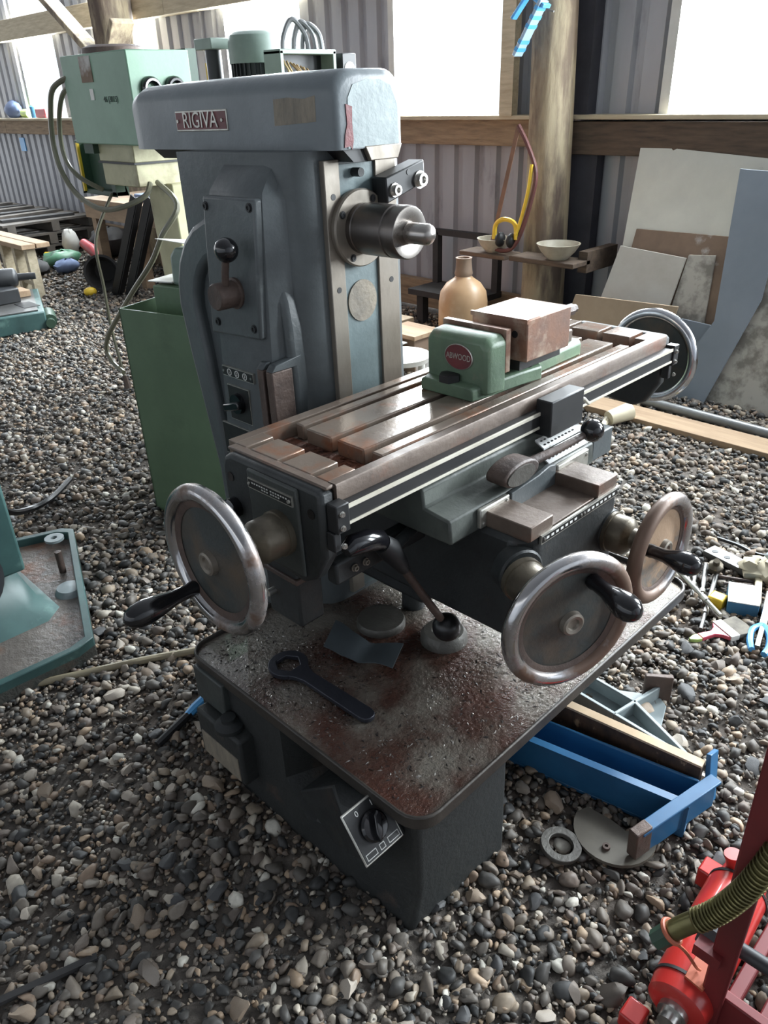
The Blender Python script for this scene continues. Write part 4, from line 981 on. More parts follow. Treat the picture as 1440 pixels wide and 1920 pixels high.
mb = MB(); mb.box(1.64, 1.80, 3.36, 3.44, 1.33, 1.37); part(mb, 'frame_arm', 'green_dark', dr)
mb = MB(); mb.bar((1.735, 3.70, 1.36), (1.735, 3.705, 1.16), 0.012, 0.012, (1, 0, 0)); part(mb, 'yellow_stripe', 'yellow_paint', dr)
def smooth_path(P, n=6):
    P = [vec(p) for p in P]; out = []
    for i in range(len(P) - 1):
        a, b, c, d = P[max(i - 1, 0)], P[i], P[i + 1], P[min(i + 2, len(P) - 1)]
        for k in range(n):
            t = k / n
            out.append(0.5 * ((2 * b) + (c - a) * t + (2 * a - 5 * b + 4 * c - d) * t * t + (3 * b - 3 * c + d - a) * t ** 3))
    return out + [P[-1]]
HA = [(1.62, 3.374, 1.617), (1.58, 3.484, 1.573), (1.58, 3.555, 1.487), (1.58, 3.595, 1.366), (1.58, 3.572, 1.262), (1.58, 3.464, 1.172), (1.58, 3.268, 1.127), (1.60, 3.103, 1.146), (1.66, 3.03, 1.185), (1.70, 3.05, 1.225)]
mb = MB(); mb.tube(smooth_path(HA), 0.011, 8); part(mb, 'flexible_hose', 'hose_olive', dr)
HB = [(1.62, 3.403, 1.58), (1.61, 3.484, 1.544), (1.61, 3.56, 1.447), (1.61, 3.58, 1.323), (1.63, 3.53, 1.24), (1.70, 3.46, 1.18)]
mb = MB(); mb.tube(smooth_path(HB), 0.010, 8); part(mb, 'flexible_hose', 'hose_olive', dr)
HC = [(1.74, 3.06, 1.225), (1.66, 2.80, 1.163), (1.6, 2.839, 1.061), (1.6, 2.956, 0.948), (1.6, 3.158, 0.804), (1.6, 3.371, 0.644), (1.6, 3.486, 0.549), (1.6, 3.532, 0.476), (1.6, 3.493, 0.418), (1.6, 3.40, 0.39)]
mb = MB(); mb.tube(smooth_path(HC), 0.011, 8); part(mb, 'hanging_hose', 'hose_olive', dr)
mb = MB(); mb.tube(smooth_path([(1.74, 3.468, 1.16), (1.62, 3.458, 0.981), (1.62, 3.473, 0.77), (1.62, 3.479, 0.572), (1.62, 3.445, 0.37), (1.62, 3.43, 0.33)]), 0.007, 7); part(mb, 'hanging_cable', 'hose_olive', dr)
mb = MB(); mb.tube([(1.62, 3.44, 0.36), (1.62, 3.43, 0.30)], [0.012, 0.018], 8); part(mb, 'cable_plug', 'rusty_iron', dr)

# ---- second machine with finned motor and open wiring box
mo = thing('motor_drive', 'finned electric motor with grey green cap and open wiring box on an orange stand', 'machine', (2.75, 3.75, 0.0))
mb = MB(); mb.box(2.60, 3.0, 3.35, 4.22, 0.0, 1.45); part(mb, 'machine_body', 'orange_paint', mo, bevel=0.01)
mb = MB(); mb.lathe([(0, 0.135), (0.09, 0.135), (0.12, 0.125), (0.135, 0.10), (0.14, 0.0)], (2.72, 3.62, 1.665), (0, 0, 1), 32); part(mb, 'motor_cap', 'grey_green', mo)
mb = MB(); mb.cyl((2.72, 3.62, 1.44), (2.72, 3.62, 1.67), 0.115, n=28); fin = part(mb, 'motor_body', 'fin_black', mo)
for k in range(30):
    a = 2 * math.pi * k / 30
    mb = MB(); mb.bar((2.72 + 0.121 * math.cos(a), 3.62 + 0.121 * math.sin(a), 1.44), (2.72 + 0.121 * math.cos(a), 3.62 + 0.121 * math.sin(a), 1.665), 0.005, 0.016, (math.cos(a), math.sin(a), 0)); sub(mb, 'cooling_fin', 'fin_black', fin)
mb = MB(); mb.box(2.58, 2.70, 3.80, 3.95, 1.735, 1.785); part(mb, 'side_bracket', 'grey_green', mo, bevel=0.004)
mb = MB(); mb.cyl((2.63, 3.86, 1.44), (2.63, 3.86, 1.74), 0.04, n=20); part(mb, 'capacitor', 'fin_black', mo)
mb = MB(); mb.box(2.64, 2.66, 3.93, 3.96, 1.44, 1.68); part(mb, 'yellow_guide', 'yellow_paint', mo)
wb = MB(); wb.box(2.52, 2.86, 3.28, 3.30, 1.45, 1.70); wb.box(2.52, 2.54, 3.18, 3.30, 1.45, 1.70); wb.box(2.84, 2.86, 3.18, 3.30, 1.45, 1.70); wb.box(2.52, 2.86, 3.18, 3.30, 1.685, 1.705)
wx_ = part(wb, 'wiring_box', 'grey_green', mo, bevel=0.003)
mb = MB(); mb.box(2.545, 2.84, 3.27, 3.282, 1.45, 1.69); sub(mb, 'box_back', 'black_matte', wx_)
for k in range(9):
    q = R.uniform; p0 = Vector((2.58 + 0.02 * k, 3.26, 1.67 - 0.005 * k))
    mb = MB(); mb.tube(smooth_path([p0, p0 + Vector((q(-.02, .04), -0.06, -0.05)), p0 + Vector((q(-.02, .08), -0.075, -0.11)), p0 + Vector((q(0, .1), -0.03, -0.15))], 4), 0.0045, 5); sub(mb, 'wire', 'wire_tan', wx_)
mb = MB(); mb.box(2.88, 2.97, 3.16, 3.28, 1.50, 1.69); part(mb, 'relay_block', 'black_matte', mo, bevel=0.004)
mb = MB(); mb.lathe([(0, 0.035), (0.003, 0.035), (0.003, 0.02), (0.001, 0.02)], (2.925, 3.16, 1.62), (0, -1, 0), 16); part(mb, 'relay_label', 'ink_white', mo)
for dx, h in ((0.0, 0.13), (0.05, 0.12), (0.09, 0.11)):
    mb = MB(); mb.tube(smooth_path([(2.66 + dx, 3.33 - dx * .4, 1.69), (2.665 + dx, 3.325 - dx * .4, 1.76), (2.70 + dx * .7, 3.30 - dx * .4, 1.70 + h), (2.75 + dx * .6, 3.27 - dx * .4, 1.77), (2.76 + dx * .6, 3.26 - dx * .4, 1.69)]), 0.012, 8); part(mb, 'cable_loop', 'pipe_grey', mo)

# ---- green sheet cabinet standing between the mill and the drill
rzc = math.atan2(-0.27, 0.08)
cab = thing('steel_cabinet', 'tall green sheet steel cabinet with open top behind the belt guard', 'cabinet', (1.32, 2.75, 0.0), rot=rzc)
mb = MB(); W_, D_, H_ = 0.50, 0.36, 0.845
mb.box(0, W_, 0, 0.006, 0, H_); mb.box(0, W_, D_ - 0.006, D_, 0, H_); mb.box(0, 0.006, 0, D_, 0, H_); mb.box(W_ - 0.006, W_, 0, D_, 0, H_); mb.box(0.01, W_ - 0.01, 0.01, D_ - 0.01, 0.70, 0.71)
part(mb, 'cabinet_body', 'green_cab', cab, local=True)
mb = MB(); mb.box(0.09, 0.48, 0.10, 0.33, 0.71, 0.915); b1 = part(mb, 'inner_box', 'green_cab', cab, bevel=0.003, local=True)
mb = MB(); mb.lathe([(0, 0.006), (0.002, 0.006), (0.002, 0)], (0.28, 0.10, 0.88), (0, -1, 0), 10); part(mb, 'box_rivet', 'black_matte', b1)
mb = MB(); mb.prism([(0.16, 0.915), (0.46, 0.915), (0.46, 1.05), (0.19, 1.05), (0.165, 1.02)], 'y', 0.13, 0.30); part(mb, 'grey_block', 'grey_green', cab, bevel=0.012, local=True)
mb = MB(); mb.box(0.05, 0.17, 0.12, 0.26, 0.922, 0.926); mb.v = [(x, y, z + 0.03 * (x - 0.05)) for x, y, z in mb.v]
pp = part(mb, 'paper_sheet', 'white_sheet', cab, local=True)
mb = MB(); mb.add([(0.10, 0.14, 1.074), (0.46, 0.10, 1.058), (0.46, 0.30, 1.056), (0.10, 0.14, 1.076), (0.46, 0.10, 1.062), (0.46, 0.30, 1.060)], [(0, 2, 1), (3, 4, 5), (0, 1, 4, 3), (1, 2, 5, 4), (2, 0, 3, 5)])
part(mb, 'lid_sheet', 'white_sheet', cab, local=True)

# ---- teal machine with cast tray at the left
tl = thing('teal_machine', 'teal cast machine column on a rust stained tray base beside the beige hose', 'machine', (0.35, 2.45, 0.0))
OT = [(0.68, 2.02), (0.95, 2.72), (0.92, 2.76), (0.20, 3.02), (-0.35, 2.95), (-0.45, 2.05), (0.62, 2.0)]
cx, cy = 0.30, 2.45
IT = [(cx + (x - cx) * 0.955, cy + (y - cy) * 0.945) for x, y in OT]
mb = MB(); mb.prism(OT, 'z', -0.01, 0.045); part(mb, 'tray_floor', 'teal_tray', tl)
mb = MB(); ring_plate(mb, OT, IT, -0.01, 0.075); part(mb, 'tray_rim', 'teal_paint', tl, bevel=0.003)
mb = MB(); mb.lathe([(0, 0.035), (0.01, 0.035), (0.01, 0.012), (0, 0.012)], (0.865, 2.70, 0.07), (0, 0, 1), 18, closed=True); part(mb, 'fixing_lug', 'cast_grey', tl)
secs = []
for z, x1, yy0, yy1 in ((0.04, 0.70, 2.24, 2.66), (0.08, 0.655, 2.31, 2.62), (0.16, 0.63, 2.37, 2.60), (0.30, 0.615, 2.38, 2.60), (0.9, 0.58, 2.38, 2.60), (1.3, 0.56, 2.38, 2.60)):
    secs.append([(0.1, yy0, z), (x1 - 0.06, yy0, z), (x1, yy0 + 0.05, z), (x1, yy1 - 0.03, z), (x1 - 0.05, yy1, z), (0.1, yy1, z)])
mb = MB(); mb.loft(secs); part(mb, 'machine_column', 'teal_paint', tl)
mb = MB(); mb.box(0.55, 0.64, 2.34, 2.43, 0.20, 0.62); part(mb, 'column_rib', 'teal_paint', tl, bevel=0.01)
mb = MB(); mb.lathe([(0, 0.12), (0.02, 0.12), (0.02, 0.095), (0.03, 0.095), (0.04, 0.0)], (0.45, 2.33, 0.24), (0.2, -1, 0.1), 28); part(mb, 'round_cover', 'fin_black', tl)
mb = MB(); mb.cyl((0.80, 2.50, 0.045), (0.80, 2.50, 0.13), 0.012); part(mb, 'stud', 'rusty_iron', tl)
mb = MB(); mb.lathe([(0, 0.05), (0.02, 0.04), (0.025, 0)], (0.76, 2.36, 0.045), (0, 0, 1), 18); part(mb, 'cast_boss', 'cast_grey', tl)
mb = MB(); mb.tube(smooth_path([(0.50, 2.42, 0.72), (0.68, 2.75, 0.35), (0.80, 2.95, 0.13), (0.92, 3.08, 0.04), (1.03, 3.12, 0.035), (1.17, 3.23, 0.04)]), 0.013, 8)
single(mb, 'power_cable', 'cable_black', 'short black cable curving over gravel from the teal machine', 'cable')

# ---- teal slide standing on the gravel further back
ls = thing('lathe_slide', 'teal machine slide with black handle spindle standing on the gravel', 'machine part', (2.1, 6.4, 0.0))
mb = MB(); mb.hexa([(1.55, 6.12, 0.0), (2.30, 5.99, 0.0), (2.62, 6.85, 0.0), (1.85, 7.0, 0.0), (1.55, 6.12, 0.14), (2.30, 5.99, 0.14), (2.62, 6.85, 0.14), (1.85, 7.0, 0.14)]); part(mb, 'slide_tray', 'teal_paint', ls, bevel=0.01)
mb = MB(); mb.hexa([(1.60, 6.16, 0.142), (2.27, 6.04, 0.142), (2.56, 6.82, 0.142), (1.88, 6.95, 0.142), (1.60, 6.16, 0.150), (2.27, 6.04, 0.150), (2.56, 6.82, 0.150), (1.88, 6.95, 0.150)]); part(mb, 'slide_top', 'steel_plain', ls)
mb = MB(); mb.lathe([(0, 0.07), (0.10, 0.075), (0.36, 0.075), (0.38, 0.06), (0.39, 0.03), (0.52, 0.025)], (2.02, 6.72, 0.31), (0.62, -0.30, 0.0), 20); part(mb, 'slide_spindle', 'fin_black', ls)
mb = MB(); mb.box(2.05, 2.30, 6.40, 6.68, 0.15, 0.26); part(mb, 'slide_block', 'fin_black', ls, bevel=0.01)
mb = MB(); mb.box(2.22, 2.34, 6.16, 6.36, 0.149, 0.153); part(mb, 'slide_recess', 'black_matte', ls)
mb = MB(); mb.box(2.26, 2.44, 6.55, 6.72, 0.15, 0.20); part(mb, 'orange_block', 'plank_tan', ls, bevel=0.005)
mb = MB(); mb.cyl((2.33, 6.0, 0.06), (2.42, 6.24, 0.06), 0.05, n=12); mb.cyl((2.31, 5.95, 0.05), (2.34, 6.03, 0.05), 0.035, n=12); part(mb, 'slide_screw', 'green_dark', ls)

# ---- beige hose and blue stick on the gravel at the left
mb = MB(); mb.tube(smooth_path([(-0.2, 2.14, 0.012), (0.1, 2.10, 0.013), (0.40, 2.05, 0.013), (0.62, 1.95, 0.014), (0.78, 1.86, 0.02), (0.90, 1.79, 0.02), (1.0, 1.76, 0.018)]), 0.0115, 9)
single(mb, 'beige_hose', 'hose_beige', 'beige hose running over the gravel towards the rear of the mill base', 'hose')
st = thing('blue_handled_rod', 'black rod with bright blue handle lying against the mill base', 'rod', (0.70, 1.55, 0.02))
mb = MB(); mb.tube([(0.605, 1.535, 0.015), (0.72, 1.553, 0.035)], 0.012, 8); part(mb, 'rod_shaft', 'cable_black', st)
mb = MB(); mb.tube([(0.70, 1.550, 0.032), (0.74, 1.557, 0.04), (0.82, 1.568, 0.05)], [0.010, 0.014, 0.016], 8); part(mb, 'rod_handle', 'level_blue', st)
mb = MB(); mb.bar((0.02, 1.18, 0.012), (0.22, 1.115, 0.014), 0.014, 0.010); single(mb, 'dark_stick', 'rubbish_dark', 'thin dark stick lying on gravel in deep shade', 'stick')

# ---- far bench, pallets and clutter along the back wall
bn = thing('workbench', 'rough wooden workbench with bare legs against the corrugated wall', 'workbench', (3.8, 6.8, 0.0))
mb = MB(); mb.box(3.45, 4.25, 5.75, 7.50, 0.70, 0.74); part(mb, 'bench_top', 'bench_wood', bn, bevel=0.004)
mb = MB(); mb.box(3.47, 3.50, 5.78, 7.48, 0.57, 0.70); part(mb, 'bench_apron', 'bench_wood', bn)
for x in (3.50, 4.15):
    for y in (5.85, 6.65, 7.40):
        mb = MB(); mb.box(x, x + 0.09, y - 0.04, y + 0.04, 0, 0.70); part(mb, 'bench_leg', 'bench_wood', bn, bevel=0.004)
mb = MB(); mb.lathe([(0, 0.07), (0.10, 0.09), (0.12, 0.05), (0.14, 0.05)], (3.75, 6.0, 0.741), (0, 0, 1), 16); single(mb, 'metal_pot', 'steel_plain', 'dull metal pot standing on the rough workbench', 'pot')
mb = MB(); mb.box(3.60, 3.85, 6.35, 6.75, 0.741, 0.80); single(mb, 'blue_tool_case', 'blue_cloth', 'flat blue case lying on the rough workbench', 'case', bevel=0.01)
mb = MB(); mb.lathe([(0, 0.035), (0.09, 0.04), (0.10, 0.02)], (3.62, 5.88, 0.741), (0, 0, 1), 14); single(mb, 'pink_tin', 'brush_pink', 'small pink tin at the corner of the rough workbench', 'tin')
for k in range(2):
    mb = MB(); a0 = Vector((3.20 + 0.05 * k, 6.64 - 0.15 * k, 0.0)); a1 = Vector((3.27 + 0.05 * k, 6.12 - 0.14 * k, 0.84))
    mb.bar(a0, a1, 0.085, 0.012, (1, 0.3, 0)); mb.bar(a0 + Vector((0.035, -0.02, 0)), a1 + Vector((0.035, -0.02, 0)), 0.012, 0.08, (1, 0.3, 0))
    single(mb, 'steel_angle', 'cable_black', ('long black steel angle leaning on the workbench next to the rubber bucket', 'long black steel angle leaning on the workbench next to the cream drill column')[k], 'steel angle', group='black steel angles leaning on the workbench')
mb = MB(); mb.lathe([(0, 0.10), (0.02, 0.11), (0.22, 0.15), (0.24, 0.16), (0.24, 0.14), (0.06, 0.09)], (3.34, 7.02, 0.155), (-0.35, -0.5, 0.05), 24); single(mb, 'rubber_bucket', 'rubbish_dark', 'black rubber bucket lying on its side beside the black steel angles', 'bucket')
mb = MB(); mb.sphere((3.05, 6.80, 0.04), 0.05, 12, (1.2, 1, 0.8)); single(mb, 'yellow_lump', 'yellow_paint', 'small yellow plastic lump on gravel beside the workbench leg', 'plastic scrap')
for s in range(3):
    pl = thing('pallet', ('weathered grey pallet at the bottom of the low stack by the back wall', 'weathered grey pallet in the middle of the low stack by the back wall', 'weathered grey pallet directly under the scrap boards')[s], 'pallet', (3.75, 10.2, 0.13 * s), group='stacked pallets by the back wall', rot=0.05 * (s - 1))
    for k in range(6):
        mb = MB(); mb.box(-0.55, 0.55, -1.1 + k * 0.38, -0.86 + k * 0.38, 0.10, 0.122); part(mb, 'deck_board', 'pallet_wood', pl, local=True)
    for x in (-0.5, 0.0, 0.45):
        mb = MB(); mb.box(x, x + 0.09, -1.1, 1.04, 0.0, 0.10); part(mb, 'bearer', 'pallet_wood', pl, local=True)
for k in range(6):
    mb = MB(); yb = 9.35 + 0.33 * k; mb.bar((3.35, yb, 0.398), (4.15, yb + 0.12 * ((k % 2) - 0.5), 0.398), 0.13, 0.026); single(mb, 'scrap_board', 'pallet_wood' if k % 2 else 'rubbish_dark', ('near black scrap board lying on top of the pallet stack', 'grey brown scrap board lying on top of the pallet stack')[k % 2], 'board', group='scrap boards on the pallets')
tr = thing('plank_trestle', 'low trestle of yellow planks on pale legs near the teal slide', 'trestle', (2.6, 7.4, 0.0))
for dy in (0.0, 0.13):
    mb = MB(); mb.box(2.65 + dy, 2.77 + dy, 7.08, 8.9, 0.42, 0.46); part(mb, 'trestle_plank', 'plank_tan', tr, bevel=0.004)
for y in (7.15, 7.42, 7.70, 8.05, 8.5):
    mb = MB(); mb.box(2.70, 2.78, y - 0.03, y + 0.03, 0, 0.42); part(mb, 'trestle_leg', 'timber_pale', tr)
mb = MB(); mb.box(2.72, 2.77, 7.15, 8.5, 0.10, 0.14); part(mb, 'trestle_rail', 'timber_pale', tr)
def blob(name, c, r, sc, m, label, cat, seed=1):
    rr = random.Random(seed); mb = MB(); mb.sphere(c, r, 14, sc)
    mb.v = [(x + rr.uniform(-.12, .12) * r, y + rr.uniform(-.12, .12) * r, z + rr.uniform(-.08, .08) * r) for x, y, z in mb.v]
    zmin = min(p[2] for p in mb.v); mb.v = [(x, y, z - zmin + 0.0) for x, y, z in mb.v] if c[2] < 0.3 else mb.v
    return single(mb, name, m, label, cat, smooth=60)
blob('green_bag', (3.50, 8.30, 0.1), 0.17, (1.2, 0.9, 0.5), 'green_plastic', 'crumpled green plastic bag in the clutter by the pallets', 'bag', 3)
blob('teal_bag', (3.40, 8.0, 0.1), 0.11, (1.2, 0.9, 0.6), 'blue_cloth', 'crumpled blue bag beside the green plastic bag', 'bag', 4)
mb = MB(); mb.tube([(3.80, 8.38, 0.20), (3.80, 8.20, 0.15), (3.80, 7.98, 0.05)], [0.05, 0.06, 0.05], 10); single(mb, 'red_handle_tool', 'red_plastic', 'red plastic handled tool sticking out of the floor clutter', 'tool')
blob('white_bottle_scrap', (3.90, 8.92, 0.1), 0.11, (0.9, 0.8, 1.3), 'white_sheet', 'scuffed white plastic bottle scrap behind the red handled tool', 'bottle', 5)
mb = MB(); mb.tube([(3.60, 8.95, 0.04), (3.68, 8.78, 0.05)], 0.04, 8); single(mb, 'yellow_pipe_end', 'yellow_paint', 'short yellow pipe end in the floor clutter by the pallets', 'pipe')
blob('dark_sack', (3.12, 8.12, 0.1), 0.15, (1.0, 1.2, 0.5), 'rubbish_dark', 'flattened dark sack lying by the green plastic bag', 'sack', 6)
blob('dark_tarpaulin', (4.12, 8.42, 0.1), 0.22, (1.0, 1, 0.7), 'rubbish_dark', 'bundled dark tarpaulin at the foot of the back wall', 'tarpaulin', 8)
# things on the far sill
blob('blue_bundle', (4.54, 11.25, 1.47), 0.10, (0.7, 2.2, 1.0), 'blue_cloth', 'blue cloth bundle lying on the far window sill', 'bundle', 7)
mb = MB(); mb.tube([(4.54, 10.95, 1.42), (4.54, 10.77, 1.42)], 0.05, 10); single(mb, 'lime_bottle', 'lime_plastic', 'lime green bottle lying on the far window sill', 'bottle')
mb = MB(); mb.box(4.49, 4.58, 10.22, 10.50, 1.371, 1.47); single(mb, 'red_carton', 'red_plastic', 'red carton standing on the far window sill', 'carton', bevel=0.01)
mb = MB(); mb.lathe([(0, 0.05), (0.12, 0.05), (0.14, 0.03)], (4.54, 10.62, 1.371), (0, 0, 1), 14); single(mb, 'blue_tin', 'box_blue', 'blue tin standing beside the red carton on the sill', 'tin')
mb = MB(); mb.box(4.588, 4.602, 11.25, 11.40, 0.98, 1.14); single(mb, 'blue_tag', 'level_blue', 'small blue tag fixed to the far corrugated wall', 'tag')

# ---- around the timber post
sh = thing('shelf_board', 'rough grey shelf board nailed across the timber post', 'shelf', (4.12, 2.9, 0.585))
mb = MB(); mb.box(3.99, 4.17, 2.98, 3.34, 0.585, 0.612); part(mb, 'board', 'timber_dark', sh, bevel=0.005)
mb = MB(); mb.box(4.01, 4.20, 2.50, 2.96, 0.585, 0.615); part(mb, 'board', 'timber_dark', sh, bevel=0.005)
mb = MB(); mb.box(4.16, 4.50, 2.50, 2.56, 0.54, 0.66); part(mb, 'shelf_bracket', 'timber_dark', sh)
def bowl(name, c, r, h, label):
    mb = MB(); mb.lathe([(0, 0.0), (0, r * 0.45), (h * 0.5, r * 0.78), (h, r), (h, r * 0.93), (h * 0.5, r * 0.70), (h * 0.12, r * 0.3), (h * 0.1, 0)], c, (0, 0, 1), 28)
    return single(mb, name, 'stoneware', label, 'bowl')
bowl('stoneware_bowl', (4.07, 3.12, 0.613), 0.11, 0.085, 'small chipped pale bowl on the shelf under the bow saw')
bowl('stoneware_bowl', (4.09, 2.66, 0.616), 0.13, 0.09, 'wide chipped pale bowl on the shelf right of the timber post'.replace(' right of', ' beyond'))
er = thing('ear_defenders', 'yellow banded black ear defenders resting on the shelf by the post', 'ear defenders', (4.03, 3.0, 0.70))
mb = MB(); mb.tube(smooth_path([(4.03, 3.09, 0.70), (4.03, 3.085, 0.78), (4.03, 3.04, 0.815), (4.03, 2.98, 0.818), (4.03, 2.935, 0.79), (4.03, 2.925, 0.71)]), 0.014, 8); part(mb, 'head_band', 'yellow_paint', er)
for y in (3.045, 2.96):
    mb = MB(); mb.sphere((4.03, y, 0.70), 0.045, 14, (1, 0.6, 1)); part(mb, 'ear_cup', 'black_matte', er)
bs = thing('bow_saw', 'red framed bow saw with rusty blade hanging on the timber post', 'saw', (4.06, 2.98, 0.62))
mb = MB(); mb.tube(smooth_path([(4.08, 2.985, 1.33), (4.07, 2.90, 1.22), (4.06, 2.83, 1.08), (4.05, 2.85, 0.92), (4.04, 2.90, 0.75), (4.03, 2.95, 0.66), (4.03, 3.02, 0.635), (4.03, 3.10, 0.645)]), 0.013, 8); part(mb, 'saw_frame', 'saw_red', bs)
mb = MB(); mb.bar((4.08, 2.985, 1.325), (4.03, 3.115, 0.64), 0.028, 0.004, (1, 0, 0)); part(mb, 'saw_blade', 'blade_rust', bs)
mb = MB(); mb.tube(smooth_path([(4.05, 2.855, 1.13), (4.04, 2.865, 0.98), (4.03, 2.905, 0.80), (4.02, 2.925, 0.74)]), 0.011, 7); part(mb, 'yellow_grip', 'yellow_paint', bs)
bl = thing('spirit_level', 'blue spirit level with clear end dangling from the timber post', 'spirit level', (4.10, 2.95, 1.68))
def tilted(p0, p1, w, t): m_ = MB(); m_.bar(p0, p1, w, t, (1, 0, 0)); return m_
part(tilted((4.10, 2.875, 1.93), (4.10, 3.035, 1.68), 0.02, 0.075), 'level_body', 'level_clear', bl, bevel=0.003)
for t in (0.10, 0.26, 0.42, 0.70, 0.84):
    a_ = Vector((4.10, 2.875, 1.93)).lerp(Vector((4.10, 3.035, 1.68)), t); b_ = Vector((4.10, 2.875, 1.93)).lerp(Vector((4.10, 3.035, 1.68)), t + 0.07)
    part(tilted(a_, b_, 0.023, 0.078), 'level_band', 'level_blue', bl)
part(tilted((4.11, 2.86, 1.90), (4.11, 2.98, 1.975), 0.02, 0.07), 'level_head', 'level_blue', bl, bevel=0.003)
part(tilted((4.12, 2.98, 1.975), (4.12, 3.085, 1.86), 0.016, 0.045), 'level_strap', 'level_blue', bl, bevel=0.003)
part(tilted((4.09, 2.85, 1.885), (4.09, 2.80, 1.872), 0.008, 0.008), 'hanging_nail', 'steel_plain', bl)
jg = thing('plastic_jug', 'tan plastic demijohn with short neck on the ground by the back wall', 'jug', (3.70, 3.06, 0.0))
mb = MB(); mb.lathe([(0, 0.0), (0, 0.14), (0.02, 0.152), (0.38, 0.150), (0.44, 0.14), (0.49, 0.105), (0.52, 0.06), (0.535, 0.048), (0.54, 0.048)], (3.70, 3.06, 0), (0, 0, 1), 32); part(mb, 'jug_body', 'jug_plastic', jg)
mb = MB(); mb.lathe([(0.53, 0.048), (0.55, 0.056), (0.57, 0.05), (0.625, 0.046), (0.64, 0.05), (0.64, 0.036), (0.60, 0.034)], (3.70, 3.06, 0), (0, 0, 1), 24); part(mb, 'jug_neck', 'board_brown', jg)
mb = MB(); mb.box(4.15, 4.48, 3.35, 3.95, 0.22, 0.26); mb.box(4.2, 4.26, 3.4, 3.46, 0, 0.22); mb.box(4.2, 4.26, 3.85, 3.91, 0, 0.22); mb.box(4.42, 4.47, 3.35, 3.40, 0.26, 0.62); mb.box(4.42, 4.47, 3.35, 3.95, 0.60, 0.64); mb.box(4.42, 4.47, 3.90, 3.95, 0.26, 0.62)
single(mb, 'wooden_crate_frame', 'rubbish_dark', 'dark wooden frame standing behind the tan demijohn', 'frame')

# ---- sheets leaning on the back wall
def lean_board(name, pts, off, m, label, th=0.012, cat='board'):
    mb = MB(); n = len(pts)
    def P(y, z, o): return (4.47 - 0.33 * (1.2 - z) - o, y, z)
    mb.add([P(y, z, off) for y, z in pts] + [P(y, z, off - th) for y, z in pts], [tuple(range(n)), tuple(range(2 * n - 1, n - 1, -1))] + [(i, i + n, (i + 1) % n + n, (i + 1) % n) for i in range(n)])
    return single(mb, name, m, label, cat)
lean_board('leaning_board', [(2.41, 1.21), (2.22, 1.20), (2.21, 1.19), (2.19, 1.20), (1.68, 1.165), (1.10, 1.15), (1.05, 0.0), (2.46, 0.0), (2.41, 0.41), (2.36, 0.69)], 0.0, 'board_white', 'large off-white board leaning on the wall behind the other sheets')
lean_board('leaning_board', [(2.29, 0.79), (1.70, 0.795), (1.70, 0.0), (2.30, 0.0)], 0.022, 'board_brown', 'brown paint smeared board leaning on the large white board')
lean_board('leaning_board', [(2.345, 0.70), (1.94, 0.675), (1.96, 0.40), (1.97, 0.0), (2.44, 0.0), (2.385, 0.40)], 0.055, 'board_pale', 'pale stained board leaning against the brown board')
lean_board('leaning_board', [(1.935, 0.69), (1.79, 0.70), (1.74, 0.33), (1.70, 0.0), (1.95, 0.0), (1.95, 0.40)], 0.04, 'board_mottled', 'narrow mottled grey board beside the pale stained board')
lean_board('leaning_board', [(1.76, 1.125), (1.50, 1.115), (1.46, 0.54), (1.59, 0.0), (1.77, 0.0), (1.75, 0.20), (1.66, 0.41)], 0.13, 'board_grey', 'long blue grey panel leaning slanted over the other boards')
lean_board('leaning_board', [(1.58, 0.80), (1.02, 0.76), (1.04, 0.0), (1.66, 0.0)], 0.085, 'board_mottled', 'wide marbled pale board behind the blue grey panel')
lean_board('leaning_board', [(1.86, 0.38), (1.66, 0.37), (1.68, 0.0), (1.90, 0.0)], 0.075, 'board_grey', 'short grey offcut behind the blue grey panel')
lean_board('leaning_board', [(2.44, 0.46), (1.82, 0.48), (1.86, 0.0), (2.50, 0.0)], 0.26, 'board_card', 'low tan fibreboard sheet in front of the pale stained board')
mb = MB(); mb.box(3.45, 3.62, 0.60, 2.20, 0.0, 0.035); single(mb, 'ground_plank', 'plank_tan', 'long tan plank lying flat on the gravel before the leaning boards', 'plank', bevel=0.003)
cp = thing('broken_cup', 'broken cream plastic cup lying on its side against the tan plank', 'cup', (3.40, 1.78, 0.045))
mb = MB(); d_ = Vector((0.15, -0.06, 0.02)); mb.lathe([(0, 0.036), (0.12, 0.045), (0.13, 0.045), (0.13, 0.0)], (3.33, 1.80, 0.05), d_, 20); part(mb, 'cup_body', 'cup_cream', cp)
mb = MB(); mb.tube([(3.34, 1.81, 0.04), (3.29, 1.80, 0.03), (3.26, 1.78, 0.015)], [0.018, 0.016, 0.01], 8); part(mb, 'cup_handle', 'cup_cream', cp)
pp_ = thing('steel_pipe', 'grey steel pipe with yellow tipped end lying before the leaning boards', 'pipe', (3.9, 1.4, 0.0))
mb = MB(); mb.tube([(3.72, 1.83, 0.03), (3.68, 0.85, 0.03)], 0.026, 12); part(mb, 'pipe_tube', 'pipe_grey', pp_)
mb = MB(); mb.box(3.66, 3.78, 1.82, 1.95, 0.0, 0.06); part(mb, 'pipe_block', 'timber_pale', pp_)
mb = MB(); mb.box(3.67, 3.77, 1.83, 1.94, 0.06, 0.072); part(mb, 'yellow_tip', 'yellow_paint', pp_)

